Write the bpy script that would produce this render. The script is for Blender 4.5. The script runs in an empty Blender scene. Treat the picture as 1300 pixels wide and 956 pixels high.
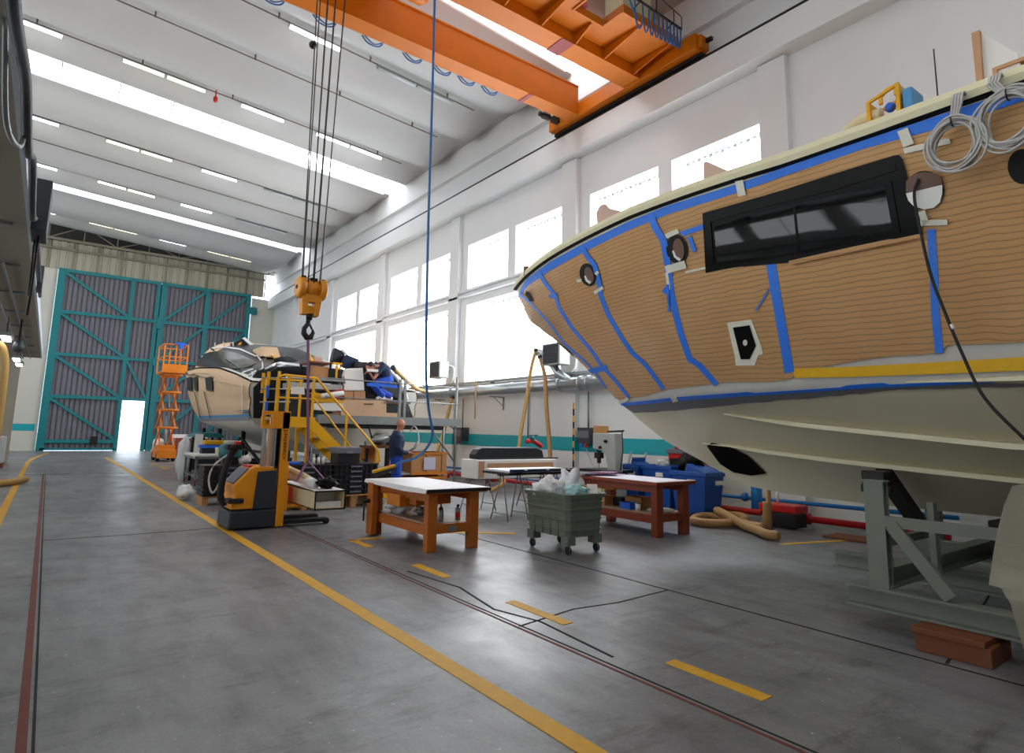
import bpy, math, random
from mathutils import Vector, Matrix, noise
from mathutils.bvhtree import BVHTree
random.seed(7)
SC = bpy.context.scene
COL = SC.collection
R = math.radians
PI = math.pi

# ------------------------------------------------------------------ camera, world, exposure
CAM_H = 1.55
YAW, PITCH, ROLL, FPX = R(36.80), R(8.378), R(1.145), 777.0
_cy, _sy, _cp, _sp = math.cos(YAW), math.sin(YAW), math.cos(PITCH), math.sin(PITCH)
_r = Vector((_cy, -_sy, 0)); _f = Vector((_sy*_cp, _cy*_cp, _sp)); _u = _r.cross(_f)
_c, _s = math.cos(ROLL), math.sin(ROLL)
RGT, UPV, FWD = _c*_r + _s*_u, -_s*_r + _c*_u, _f
CPOS = Vector((0, 0, CAM_H))
cd = bpy.data.cameras.new('camera'); cam = bpy.data.objects.new('camera', cd); COL.objects.link(cam)
cd.sensor_fit = 'HORIZONTAL'; cd.sensor_width = 36.0; cd.lens = FPX/1300*36.0
cd.shift_y = -45/1300; cd.clip_end = 300
cam.matrix_world = Matrix(((RGT.x, UPV.x, -FWD.x, 0), (RGT.y, UPV.y, -FWD.y, 0), (RGT.z, UPV.z, -FWD.z, CAM_H), (0, 0, 0, 1)))
SC.camera = cam

w = bpy.data.worlds.new('overcast_sky'); SC.world = w; w.use_nodes = True
w.node_tree.nodes['Background'].inputs[0].default_value = (0.80, 0.90, 1.0, 1)
w.node_tree.nodes['Background'].inputs[1].default_value = 4.0
WIN_STRENGTH, SKYLIGHT_STRENGTH, LAMP_STRENGTH = 8.5, 5.0, 8.0
LEFT_FILL_STRENGTH = 3.1
SC.view_settings.view_transform = 'Standard'; SC.view_settings.look = 'None'
SC.view_settings.exposure = 0.0; SC.view_settings.gamma = 1.0
SC.view_settings.use_curve_mapping = False
SC.cycles.use_denoising = True
SC.cycles.max_bounces = 8; SC.cycles.diffuse_bounces = 5; SC.cycles.glossy_bounces = 4
SC.cycles.transparent_max_bounces = 12
SC.cycles.sample_clamp_indirect = 6.0
SC.cycles.caustics_reflective = False; SC.cycles.caustics_refractive = False

# the photograph's geometry: a pixel of the 1300x956 frame meets a plane of the hall
def ray(px, py): return (RGT*((px-650)/FPX) + UPV*(-(py-433)/FPX) + FWD)
def XP(px, py, x): d = ray(px, py); return CPOS + d*(x/d.x)
def YP(px, py, y): d = ray(px, py); return CPOS + d*(y/d.y)
def ZP(px, py, z=0.0): d = ray(px, py); return CPOS + d*((z-CAM_H)/d.z)

# ------------------------------------------------------------------ materials
def lin(h):
    if isinstance(h, str):
        h = h.lstrip('#'); c = [int(h[i:i+2], 16)/255 for i in (0, 2, 4)]
        return tuple((v/12.92 if v <= 0.04045 else ((v+0.055)/1.055)**2.4) for v in c)
    return tuple(h)
def nd(nt, t, **kw):
    n = nt.nodes.new(t)
    for k, v in kw.items(): setattr(n, k, v)
    return n
def mat(name, col, rough=.5, metal=0.0, var=.10, scale=6.0, bump=0.0, bscale=40.0, trans=0.0, alpha=1.0, coat=0.0, spec=.5):
    m = bpy.data.materials.new(name); m.use_nodes = True; nt = m.node_tree
    b = nt.nodes['Principled BSDF']; c = lin(col)
    tc = nd(nt, 'ShaderNodeTexCoord'); nz = nd(nt, 'ShaderNodeTexNoise'); nz.inputs['Scale'].default_value = scale; nz.inputs['Detail'].default_value = 5
    nt.links.new(tc.outputs['Object'], nz.inputs['Vector'])
    mx = nd(nt, 'ShaderNodeMix', data_type='RGBA')
    mx.inputs[6].default_value = (*[max(0, v*(1-var)) for v in c], 1); mx.inputs[7].default_value = (*[min(1, v*(1+var)) for v in c], 1)
    nt.links.new(nz.outputs['Fac'], mx.inputs[0]); nt.links.new(mx.outputs[2], b.inputs['Base Color'])
    b.inputs['Roughness'].default_value = rough; b.inputs['Metallic'].default_value = metal
    b.inputs['Transmission Weight'].default_value = trans; b.inputs['Alpha'].default_value = alpha
    b.inputs['Coat Weight'].default_value = coat; b.inputs['Specular IOR Level'].default_value = spec
    if bump:
        n2 = nd(nt, 'ShaderNodeTexNoise'); n2.inputs['Scale'].default_value = bscale; n2.inputs['Detail'].default_value = 6
        bp = nd(nt, 'ShaderNodeBump'); bp.inputs['Strength'].default_value = bump; bp.inputs['Distance'].default_value = .02
        nt.links.new(tc.outputs['Object'], n2.inputs['Vector']); nt.links.new(n2.outputs['Fac'], bp.inputs['Height']); nt.links.new(bp.outputs['Normal'], b.inputs['Normal'])
    return m
def emis(name, col, strength, var=.05, scale=3.0):
    m = bpy.data.materials.new(name); m.use_nodes = True; nt = m.node_tree
    b = nt.nodes['Principled BSDF']; c = lin(col)
    tc = nd(nt, 'ShaderNodeTexCoord'); nz = nd(nt, 'ShaderNodeTexNoise'); nz.inputs['Scale'].default_value = scale
    nt.links.new(tc.outputs['Object'], nz.inputs['Vector'])
    mx = nd(nt, 'ShaderNodeMix', data_type='RGBA')
    mx.inputs[6].default_value = (*[v*(1-var) for v in c], 1); mx.inputs[7].default_value = (*c, 1)
    nt.links.new(nz.outputs['Fac'], mx.inputs[0]); nt.links.new(mx.outputs[2], b.inputs['Emission Color'])
    b.inputs['Base Color'].default_value = (.5, .5, .5, 1); b.inputs['Roughness'].default_value = .2
    b.inputs['Emission Strength'].default_value = strength
    return m

M = {}
def mk(k, *a, **kw): M[k] = mat(k, *a, **kw)
mk('wall_paint', '#e4e6e8', .6, var=.04, scale=1.2, bump=.06, bscale=30)
mk('far_wall_paint', '#d2d0c6', .65, var=.06, scale=1.0)
mk('teal_paint', '#10a6b4', .5, var=.05)
mk('ceiling_concrete', '#bcbcbc', .75, var=.06, scale=.7, bump=.05, bscale=12)
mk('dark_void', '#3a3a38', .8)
mk('sheet_cladding', '#b8b4a2', .6, var=.10, scale=.8)
mk('gate_sheet', '#76747e', .6, metal=.0, var=.10, scale=1.0)
mk('gate_teal', '#0b7f86', .45, var=.08)
mk('truss_steel', '#8b8878', .55, metal=.2)
mk('white_metal', '#e6e8ea', .35, var=.03)
mk('crane_orange', '#c86c02', .45, var=.12, scale=2.5, spec=.3)
mk('crane_red', '#8f2620', .5)
mk('crane_cream', '#d8cfa8', .5)
mk('hook_orange', '#d98b14', .4, var=.18, scale=9)
mk('black_steel', '#1d1c1b', .5, metal=.3, var=.2)
mk('rope_steel', '#37332f', .5, metal=.4)
mk('dark_rubber', '#17181a', .7)
mk('blue_cable', '#2a68a4', .5)
mk('purple_webbing', '#8a5f80', .8)
mk('gelcoat_cream', '#cfc9ae', .45, var=.04, scale=1.5, coat=.1)
mk('gelcoat_rail', '#dcd5b0', .35, var=.03, coat=.2)
mk('rail_wood', '#e2dcb6', .55, var=.08, scale=10)
mk('blue_tape', '#1d74e4', .5, var=.08, scale=12, bump=.3, bscale=25)
mk('yellow_tape', '#e8b400', .5, var=.08, scale=12, bump=.2, bscale=20)
mk('white_tape', '#dcdccb', .6, var=.06, scale=20, bump=.4, bscale=40)
mk('grey_tape', '#6c6d70', .6, var=.08, scale=10, bump=.3, bscale=30)
mk('white_film', '#c4c3bc', .5, var=.08, scale=5, bump=.4, bscale=8)
mk('black_film', '#060607', .3, var=.3, scale=5, bump=.12, bscale=4, spec=.1)
mk('dark_glass', '#060708', .05, var=.2, spec=.45)
mk('tinted_glass', '#14171b', .22, var=.2, spec=.4)
mk('hole_black', '#050505', .8)
mk('white_board', '#ebebe6', .5, var=.03)
mk('inside_brown', '#6e5348', .7)
mk('grey_cable', '#b9b8b4', .5, var=.05)
mk('plywood', '#c99a72', .6, var=.12, scale=7)
mk('plywood_pale', '#dcb793', .6, var=.08, scale=6)
mk('pink_board', '#cfb0a2', .6, var=.06, scale=6)
mk('bench_wood', '#b4621c', .42, var=.22, scale=5, bump=.1, bscale=20)
mk('bench_wood_dark', '#8a3a1c', .42, var=.2, scale=5)
mk('drawer_wood', '#cf7a1c', .45, var=.12)
mk('shelf_board', '#a58a76', .6, var=.1)
mk('white_sheet', '#e8e8ea', .45, var=.03, scale=5)
mk('lilac_sheet', '#c9c4d6', .5, var=.04, scale=5)
mk('bin_plastic', '#6c7568', .5, var=.14, scale=5)
mk('grey_steel', '#8f9494', .4, metal=.55, var=.15)
mk('cradle_steel', '#7b8277', .55, metal=.1, var=.12, scale=5)
mk('duct_steel', '#b4bcc2', .3, metal=.75, var=.12, scale=3)
mk('hose_beige', '#c29c58', .6, var=.1, scale=10)
mk('hose_tan', '#b98f5c', .65, var=.1, scale=10)
mk('red_pipe', '#c4161c', .4)
mk('blue_pipe', '#1b78c8', .4)
mk('red_paint', '#cc1712', .4)
mk('blue_bin', '#0b4ea8', .42, var=.1, scale=4)
mk('blue_bright', '#1b64d8', .4)
mk('forklift_orange', '#f09a14', .38, var=.05)
mk('forklift_grey', '#2b3038', .5, var=.12)
mk('clear_guard', '#b9b2ad', .15, alpha=.35)
mk('stair_yellow', '#eaac06', .42, var=.06)
mk('pendant_yellow', '#e0a802', .45)
mk('black_plastic', '#15171c', .45, var=.25)
mk('box_grey', '#6b6b78', .5)
mk('box_dark', '#3a3c44', .5)
mk('beige_carton', '#d8cba4', .6, var=.05)
mk('carton', '#b98550', .65, var=.1)
mk('lift_orange', '#e07f14', .45, var=.15, scale=5)
mk('plastic_clear', '#dfe4e6', .2, alpha=.75, bump=.8, bscale=12)
mk('plastic_white', '#eef0f2', .35, bump=.8, bscale=9)
mk('plastic_mint', '#a8d8d8', .35, bump=.8, bscale=9)
mk('skin', '#b97a62', .55, var=.05)
mk('hair_dark', '#1c1412', .6)
mk('navy_cloth', '#1c2a4c', .8, var=.15, scale=12)
mk('blue_cloth', '#1d4fc4', .8, var=.12, scale=12)
mk('shoe_black', '#141414', .6)
mk('cream_paint', '#d8d2b4', .5)
mk('machine_grey', '#a9aca8', .45)
mk('slab_concrete', '#a7a192', .8, var=.12, scale=.8, bump=.05)
mk('slab_edge', '#cfdbe2', .5)
mk('canvas', '#9c9886', .85, var=.1, scale=6, bump=.2, bscale=60)
mk('block_wood', '#7a4424', .6, var=.2, scale=5)
mk('boat_paper', '#d7b894', .6, var=.06, scale=3, bump=.3, bscale=4)
mk('boat_blue', '#4c93c8', .5)
mk('boat_grey', '#8a9196', .5)
mk('wrap_grey', '#1c1f23', .38, var=.25, scale=4, bump=.35, bscale=3, spec=.3)
mk('teal_plastic', '#1c6a70', .45)
mk('hull_white', '#d9d8cd', .45, var=.03)
mk('line_yellow', '#d7a21a', .6, var=.18, scale=14)
mk('rust', '#6e3626', .7, var=.25, scale=12)
mk('crack', '#1e1d1b', .9)
mk('joint_pipe', '#6c5a50', .6)
mk('ground_outside', '#b9bcbc', .8)
mk('text_dark', '#5b2a10', .5)
M['window_glazing'] = emis('window_glazing', (.93, .97, 1.0), WIN_STRENGTH)
M['left_fill_glazing'] = emis('left_fill_glazing', (.93, .97, 1.0), LEFT_FILL_STRENGTH)
M['skylight_glazing'] = emis('skylight_glazing', (.95, .98, 1.0), SKYLIGHT_STRENGTH)
M['tube_white'] = emis('tube_white', (1, .98, 1.0), LAMP_STRENGTH)
M['tube_warm'] = emis('tube_warm', (1, .93, .62), LAMP_STRENGTH*.55)

def floor_material():
    m = bpy.data.materials.new('concrete_floor'); m.use_nodes = True; nt = m.node_tree; b = nt.nodes['Principled BSDF']
    tc = nd(nt, 'ShaderNodeTexCoord')
    def noi(sc, det, sx=1, sy=1, ro=.6):
        mp = nd(nt, 'ShaderNodeMapping'); mp.inputs['Scale'].default_value = (sx, sy, 1)
        n = nd(nt, 'ShaderNodeTexNoise'); n.inputs['Scale'].default_value = sc; n.inputs['Detail'].default_value = det; n.inputs['Roughness'].default_value = ro
        nt.links.new(tc.outputs['Object'], mp.inputs[0]); nt.links.new(mp.outputs[0], n.inputs['Vector']); return n
    def ramp(src, p0, c0, p1, c1):
        r = nd(nt, 'ShaderNodeValToRGB'); r.color_ramp.elements[0].position = p0; r.color_ramp.elements[0].color = (*c0, 1)
        r.color_ramp.elements[1].position = p1; r.color_ramp.elements[1].color = (*c1, 1); nt.links.new(src.outputs['Fac'], r.inputs[0]); return r
    def mul(a, c):
        x = nd(nt, 'ShaderNodeMix', data_type='RGBA', blend_type='MULTIPLY'); x.inputs[0].default_value = 1
        nt.links.new(a, x.inputs[6]); nt.links.new(c, x.inputs[7]); return x.outputs[2]
    a = ramp(noi(.6, 8), .3, lin('#737477'), .7, lin('#8d8e90')).outputs[0]
    a = mul(a, ramp(noi(5, 8, 1, .35), .30, (.60, .60, .60), .58, (1, 1, 1)).outputs[0])
    a = mul(a, ramp(noi(2.2, 10, .5, 1.6, .75), .30, (.42, .41, .40), .47, (1, 1, 1)).outputs[0])
    a = mul(a, ramp(noi(55, 3), .25, (.8, .8, .8), .5, (1, 1, 1)).outputs[0])
    sp = ramp(noi(24, 2), .70, (0, 0, 0), .76, (.30, .30, .30)).outputs[0]
    ad = nd(nt, 'ShaderNodeMix', data_type='RGBA', blend_type='ADD'); ad.inputs[0].default_value = 1
    nt.links.new(a, ad.inputs[6]); nt.links.new(sp, ad.inputs[7]); nt.links.new(ad.outputs[2], b.inputs['Base Color'])
    rr = ramp(noi(1.4, 6), .3, (.30,)*3, .75, (.50,)*3); nt.links.new(rr.outputs[0], b.inputs['Roughness'])
    b.inputs['Specular IOR Level'].default_value = .55
    bp = nd(nt, 'ShaderNodeBump'); bp.inputs['Strength'].default_value = .12; bp.inputs['Distance'].default_value = .01
    nt.links.new(noi(30, 6).outputs['Fac'], bp.inputs['Height']); nt.links.new(bp.outputs['Normal'], b.inputs['Normal'])
    return m
M['floor'] = floor_material()

def cardboard_material():
    m = bpy.data.materials.new('corrugated_cardboard'); m.use_nodes = True; nt = m.node_tree; b = nt.nodes['Principled BSDF']
    tc = nd(nt, 'ShaderNodeTexCoord'); mp = nd(nt, 'ShaderNodeMapping'); mp.inputs['Rotation'].default_value = (R(-3), 0, 0)
    nt.links.new(tc.outputs['Object'], mp.inputs[0])
    wv = nd(nt, 'ShaderNodeTexWave', bands_direction='Z', wave_profile='SAW'); wv.inputs['Scale'].default_value = 5.8; wv.inputs['Distortion'].default_value = 3.2
    wv.inputs['Detail'].default_value = 3; wv.inputs['Detail Scale'].default_value = .55
    nt.links.new(mp.outputs[0], wv.inputs['Vector'])
    nz = nd(nt, 'ShaderNodeTexNoise'); nz.inputs['Scale'].default_value = 2; nz.inputs['Detail'].default_value = 5; nt.links.new(tc.outputs['Object'], nz.inputs['Vector'])
    mx = nd(nt, 'ShaderNodeMix', data_type='RGBA'); mx.inputs[6].default_value = (*lin('#dda86f'), 1); mx.inputs[7].default_value = (*lin('#eec28c'), 1)
    nt.links.new(nz.outputs['Fac'], mx.inputs[0])
    cr = nd(nt, 'ShaderNodeValToRGB'); cr.color_ramp.elements[0].position = 0; cr.color_ramp.elements[0].color = (.56, .48, .42, 1)
    cr.color_ramp.elements[1].position = .24; cr.color_ramp.elements[1].color = (1, 1, 1, 1); nt.links.new(wv.outputs['Fac'], cr.inputs[0])
    ml = nd(nt, 'ShaderNodeMix', data_type='RGBA', blend_type='MULTIPLY'); ml.inputs[0].default_value = 1
    nt.links.new(mx.outputs[2], ml.inputs[6]); nt.links.new(cr.outputs[0], ml.inputs[7]); nt.links.new(ml.outputs[2], b.inputs['Base Color'])
    bp = nd(nt, 'ShaderNodeBump'); bp.inputs['Strength'].default_value = .9; bp.inputs['Distance'].default_value = .03
    nt.links.new(wv.outputs['Fac'], bp.inputs['Height']); nt.links.new(bp.outputs['Normal'], b.inputs['Normal'])
    b.inputs['Roughness'].default_value = .42
    return m
M['cardboard'] = cardboard_material()

# ------------------------------------------------------------------ mesh helpers
FRAME = {}
def V(*a): return Vector(a)
class MB:
    def __init__(s): s.v = []; s.f = []; s.sm = []
    def add(s, vs, fs, smooth=False):
        n = len(s.v); s.v += [Vector(v) for v in vs]; s.f += [tuple(n+i for i in f) for f in fs]; s.sm += [smooth]*len(fs); return s
    def box(s, x0, x1, y0, y1, z0, z1):
        vs = [(x, y, z) for z in (z0, z1) for y in (y0, y1) for x in (x0, x1)]
        return s.add(vs, [(0, 2, 3, 1), (4, 5, 7, 6), (0, 1, 5, 4), (2, 6, 7, 3), (0, 4, 6, 2), (1, 3, 7, 5)])
    def bar(s, a, b, w, h=None, up=(0, 0, 1)):
        a, b = Vector(a), Vector(b); h = w if h is None else h; d = (b-a).normalized(); up = Vector(up)
        if abs(d.dot(up)) > .98: up = Vector((0, 1, 0)) if abs(d.y) < .9 else Vector((1, 0, 0))
        sd = d.cross(up).normalized(); u2 = sd.cross(d).normalized()
        vs = [p + sd*(i*w/2) + u2*(j*h/2) for p in (a, b) for (i, j) in ((-1, -1), (1, -1), (1, 1), (-1, 1))]
        return s.add(vs, [(3, 2, 1, 0), (4, 5, 6, 7), (0, 1, 5, 4), (1, 2, 6, 5), (2, 3, 7, 6), (3, 0, 4, 7)])
    def ibeam(s, a, b, w, h, t=.015):
        a, b = Vector(a), Vector(b); z = Vector((0, 0, 1))
        s.bar(a+z*(h/2-t/2), b+z*(h/2-t/2), w, t); s.bar(a-z*(h/2-t/2), b-z*(h/2-t/2), w, t); s.bar(a, b, t, h-2*t); return s
    def tube(s, pts, r, n=8, closed=False, sq=1.0):
        pts = [Vector(p) for p in pts]; L = len(pts); rs = r if isinstance(r, (list, tuple)) else [r]*L
        t0 = (pts[1]-pts[0]).normalized(); up = Vector((0, 0, 1)) if abs(t0.z) < .9 else Vector((1, 0, 0)); nrm = (up - t0*up.dot(t0)).normalized()
        vs = []; 
        for i, p in enumerate(pts):
            if closed: t = (pts[(i+1) % L]-pts[i-1]).normalized()
            else: t = (pts[min(i+1, L-1)]-pts[max(i-1, 0)]).normalized()
            nrm = (nrm - t*nrm.dot(t)).normalized(); bn = t.cross(nrm)
            for k in range(n):
                a = 2*PI*k/n; vs.append(p + nrm*(math.cos(a)*rs[i]) + bn*(math.sin(a)*rs[i]*sq))
        fs = []
        m = L if closed else L-1
        for i in range(m):
            j = (i+1) % L
            for k in range(n):
                k2 = (k+1) % n; fs.append((i*n+k, i*n+k2, j*n+k2, j*n+k))
        if not closed: fs += [tuple(reversed(range(n))), tuple((L-1)*n+k for k in range(n))]
        return s.add(vs, fs, True)
    def lathe(s, prof, c=(0, 0, 0), n=16, axis='z'):
        c = Vector(c); vs = []
        for (r, z) in prof:
            for k in range(n):
                a = 2*PI*k/n; x, y = r*math.cos(a), r*math.sin(a)
                vs.append(c + (Vector((x, y, z)) if axis == 'z' else Vector((z, x, y)) if axis == 'x' else Vector((y, z, x))))
        L = len(prof); fs = [(i*n+k, i*n+(k+1) % n, (i+1)*n+(k+1) % n, (i+1)*n+k) for i in range(L-1) for k in range(n)]
        fs += [tuple(reversed(range(n))), tuple((L-1)*n+k for k in range(n))]
        return s.add(vs, fs, True)
    def ball(s, c, r, n=12, sc=(1, 1, 1)):
        c = Vector(c); vs = []; m = max(6, n//2)
        for i in range(m+1):
            t = PI*i/m
            for k in range(n):
                a = 2*PI*k/n; rr = max(1e-4, math.sin(t))*r; vs.append(c+Vector((rr*math.cos(a)*sc[0], rr*math.sin(a)*sc[1], -math.cos(t)*r*sc[2])))
        fs = [(i*n+k, i*n+(k+1) % n, (i+1)*n+(k+1) % n, (i+1)*n+k) for i in range(m) for k in range(n)]
        return s.add(vs, fs, True)
    def prism(s, poly, plane, d0, d1):
        def q(p, d): return {'xy': (p[0], p[1], d), 'xz': (p[0], d, p[1]), 'yz': (d, p[0], p[1])}[plane]
        n = len(poly); ar = sum(poly[i][0]*poly[(i+1) % n][1]-poly[(i+1) % n][0]*poly[i][1] for i in range(n))
        if (ar < 0) != (plane == 'xz'): poly = poly[::-1]
        if d0 > d1: d0, d1 = d1, d0
        vs = [q(p, d0) for p in poly]+[q(p, d1) for p in poly]
        return s.add(vs, [tuple(reversed(range(n))), tuple(range(n, 2*n))]+[(i, (i+1) % n, n+(i+1) % n, n+i) for i in range(n)])
    def sheet(s, rows, thick=0.0, smooth=True):
        # rows of points; thick gives it a back and a rim
        rows = [[Vector(p) for p in r] for r in rows]; a, b = len(rows), len(rows[0]); vs = [p for r in rows for p in r]
        fs = [(i*b+j, i*b+j+1, (i+1)*b+j+1, (i+1)*b+j) for i in range(a-1) for j in range(b-1)]
        if not thick: return s.add(vs, fs, smooth)
        nr = [Vector() for _ in vs]
        for f in fs:
            n = (vs[f[1]]-vs[f[0]]).cross(vs[f[3]]-vs[f[0]])+(vs[f[2]]-vs[f[1]]).cross(vs[f[3]]-vs[f[2]])
            for i in f: nr[i] += n
        back = [p-(n.normalized() if n.length > 1e-12 else Vector((0, 0, 1)))*thick for p, n in zip(vs, nr)]
        N = len(vs); s.add(vs+back, fs+[tuple(N+i for i in reversed(f)) for f in fs], smooth)
        base = len(s.v); s.v += vs+back; rim = []
        for j in range(b-1): rim += [(j+1, j, N+j, N+j+1), ((a-1)*b+j, (a-1)*b+j+1, N+(a-1)*b+j+1, N+(a-1)*b+j)]
        for i in range(a-1): rim += [(i*b, (i+1)*b, N+(i+1)*b, N+i*b), ((i+1)*b+b-1, i*b+b-1, N+i*b+b-1, N+(i+1)*b+b-1)]
        s.f += [tuple(base+i for i in f) for f in rim]; s.sm += [False]*len(rim); return s
    def xf(s, m):
        s.v = [m @ v for v in s.v]; return s
    def build(s, name, material, parent=None, bevel=0.0, remesh=0.0, seg=2):
        off = FRAME.get(parent.name, Vector()) if parent else None
        if parent is None:
            xs = [v.x for v in s.v]; ys = [v.y for v in s.v]; zs = [v.z for v in s.v]
            off = Vector(((min(xs)+max(xs))/2, (min(ys)+max(ys))/2, min(zs)))
        me = bpy.data.meshes.new(name); me.from_pydata([v-off for v in s.v], [], s.f); me.update()
        me.polygons.foreach_set('use_smooth', s.sm)
        me.materials.append(M[material] if isinstance(material, str) else material)
        o = bpy.data.objects.new(name, me); COL.objects.link(o)
        if parent: o.parent = parent; FRAME[o.name] = off
        else: o.location = off; FRAME[o.name] = off
        if remesh:
            md = o.modifiers.new('fuse', 'REMESH'); md.mode = 'VOXEL'; md.voxel_size = remesh; md.use_smooth_shade = True
            sm = o.modifiers.new('soften', 'SMOOTH'); sm.iterations = 3
        if bevel:
            md = o.modifiers.new('edge', 'BEVEL'); md.width = bevel; md.segments = seg; md.limit_method = 'ANGLE'; md.angle_limit = R(40)
        return o
def tag(o, label, cat, group=None, kind=None):
    o['label'] = label; o['category'] = cat
    if group: o['group'] = group
    if kind: o['kind'] = kind
    return o
def struct(o, label=None):
    o['kind'] = 'structure'
    if label: o['label'] = label
    return o
def thing(name, label, cat, loc=(0, 0, 0), rz=0, group=None):
    o = bpy.data.objects.new(name, None); COL.objects.link(o); o.location = loc; o.rotation_euler = (0, 0, rz); o.empty_display_size = .1
    FRAME[o.name] = Vector(loc) if rz == 0 else Vector((0, 0, 0))
    return tag(o, label, cat, group)
def kids(o): return [c for c in COL.objects if c.parent == o]
def dup(root, loc, label, rz=0, group=None):
    def cp(o, par):
        c = o.copy(); COL.objects.link(c); c.parent = par
        for k in kids(o): cp(k, c)
        return c
    n = cp(root, None); n.location = loc; n.rotation_euler = (0, 0, rz); n['label'] = label
    if group: n['group'] = group
    return n
def crumple(r, c, sc, seed, n=20, amp=.25):
    b = MB(); c = Vector(c); m = n//2; vs = []
    for i in range(m+1):
        t = PI*i/m
        for k in range(n):
            a = 2*PI*k/n; d = Vector((math.sin(t)*math.cos(a), math.sin(t)*math.sin(a), -math.cos(t)))
            q = 1+amp*(noise.noise(d*2.3+Vector((seed, 0, 0)))+.6*noise.noise(d*5+Vector((0, seed, 0))))
            vs.append(c+Vector((d.x*sc[0], d.y*sc[1], d.z*sc[2]))*r*q)
    fs = [(i*n+k, i*n+(k+1) % n, (i+1)*n+(k+1) % n, (i+1)*n+k) for i in range(m) for k in range(n)]
    return b.add(vs, fs, True)
def arc(c, r, a0, a1, n, plane='xz'):
    out = []
    for i in range(n+1):
        a = a0+(a1-a0)*i/n; u, v = r*math.cos(a), r*math.sin(a)
        out.append(Vector(c)+{'xz': Vector((u, 0, v)), 'yz': Vector((0, u, v)), 'xy': Vector((u, v, 0))}[plane])
    return out
def spline(pts, n=8):
    pts = [Vector(p) for p in pts]; P = [pts[0]*2-pts[1]]+pts+[pts[-1]*2-pts[-2]]; out = []
    for i in range(1, len(P)-2):
        for k in range(n):
            t = k/n; a, b, c, d = P[i-1], P[i], P[i+1], P[i+2]
            out.append(.5*((2*b)+(c-a)*t+(2*a-5*b+4*c-d)*t*t+(-a+3*b-3*c+d)*t**3))
    out.append(pts[-1]); return out
def lerp1(tab, x):
    if x <= tab[0][0]: return tab[0][1]
    for (a, b), (c, d) in zip(tab, tab[1:]):
        if x <= c: return b+(d-b)*(x-a)/(c-a)
    return tab[-1][1]

# ================================================================== THE HALL
W = 11.4
fl = struct(MB().box(-8, 12, -8, 42.3, -.25, 0).build('floor', 'floor'))
struct(MB().box(-40, 60, 42.32, 120, -.3, -.03).build('ground', 'ground_outside'))
def paint(name, mt, pts, wd, h=.004):
    b = MB()
    for a, c in zip(pts, pts[1:]):
        a, c = Vector((*a, 0)), Vector((*c, 0)); d = (c-a).normalized(); s = Vector((-d.y, d.x, 0))*wd/2
        b.add([a-s, c-s, c+s, a+s, a-s+V(0, 0, h), c-s+V(0, 0, h), c+s+V(0, 0, h), a+s+V(0, 0, h)], [(3, 2, 1, 0), (4, 5, 6, 7), (0, 1, 5, 4), (1, 2, 6, 5), (2, 3, 7, 6), (3, 0, 4, 7)])
    return struct(b.build(name, mt, fl))
paint('painted_line', 'line_yellow', [(2.3, -4), (2.3, 33.6)], .125)
paint('painted_line', 'line_yellow', [(-.47, -4), (-.45, 30.3), (-.28, 34), (.2, 39.5)], .12)
for a, c in (((3.57, 6.56), (3.57, 5.83)), ((3.57, 4.72), (3.57, 3.93)), ((3.6, 2.92), (3.6, 2.2)), ((3.57, 8.43), (3.57, 7.8)), ((3.52, 8.4), (4.0, 8.4)),
             ((5.0, 8.35), (5.9, 7.7)), ((3.5, 24.5), (3.5, 26.0)), ((3.5, 28.5), (3.5, 27.2)), ((8.7, 5.0), (10.2, 4.6)), ((3.55, 17.6), (3.55, 18.5)), ((3.55, 13.2), (3.55, 12.4))):
    paint('painted_dash', 'line_yellow', [a, c], .11)
for x, y1 in ((.06, 23.4), (3.17, 11.5)):
    paint('floor_rail', 'rust', [(x, -4), (x, y1)], .045 if x < 1 else .022, .003)
    paint('floor_crack', 'crack', [(x+.045, -4), (x+.05, y1)], .014, .003)
paint('floor_crack', 'crack', [(5.18, -3), (5.14, 14)], .02, .003)
paint('floor_crack', 'crack', [(3.2, 4.1), (3.9, 4.22), (4.4, 4.15), (5.16, 4.2)], .018, .003)
paint('floor_crack', 'crack', [(.1, 10.4), (1.1, 10.36), (3.1, 10.42)], .014, .003)
paint('floor_crack', 'crack', [(-.4, 23.3), (2.1, 23.2)], .06, .003)
paint('floor_crack', 'crack', [(3.34, 6.3), (3.45, 5.4), (3.3, 4.6), (3.42, 4.1), (3.33, 3.2)], .022, .003)
paint('floor_crack', 'crack', [(5.2, 1.8), (8.5, 2.4)], .02, .003)

# right wall: concrete panels with window openings
wall = MB(); T0, T1 = W, W+.42
PY = [6.25+6.2*k for k in range(6)]
bays = PY[:4]
wall.box(T0, T1, -8, PY[0]+.3, 0, 12.6)
wall.box(T0, T1, bays[3]+5.5, 42.3, 0, 12.6)
for i, p in enumerate(bays):
    y0, y1 = p+.3, p+5.5; yn = p+6.5 if i < 3 else PY[4]+.3-1.0
    wall.box(T0, T1, y0, y1, 0, 3.12); wall.box(T0, T1, y0, y1, 5.92, 6.5); wall.box(T0, T1, y0, y1, 8.1, 12.6)
    wall.box(T0, T1, y0+2.4, y0+2.8, 6.5, 8.1)
    if i < 3: wall.box(T0, T1, y1, y0+6.2, 0, 12.6)
rw = struct(wall.build('wall_right', 'wall_paint'))
for k_, p in enumerate(PY + [-.0]):
    pil = struct(MB().box(W-.16, W, p-.3, p+.3, 0, 9.28).build('trim_%d' % (10+k_), 'wall_paint'))
    struct(MB().box(W-.168, W-.0, p-.303, p+.303, 1.06, 1.43).build('painted_stripe', 'teal_paint', pil))
struct(MB().box(W-.014, W, -8, 42, 1.06, 1.43).build('painted_stripe', 'teal_paint', rw))
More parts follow.
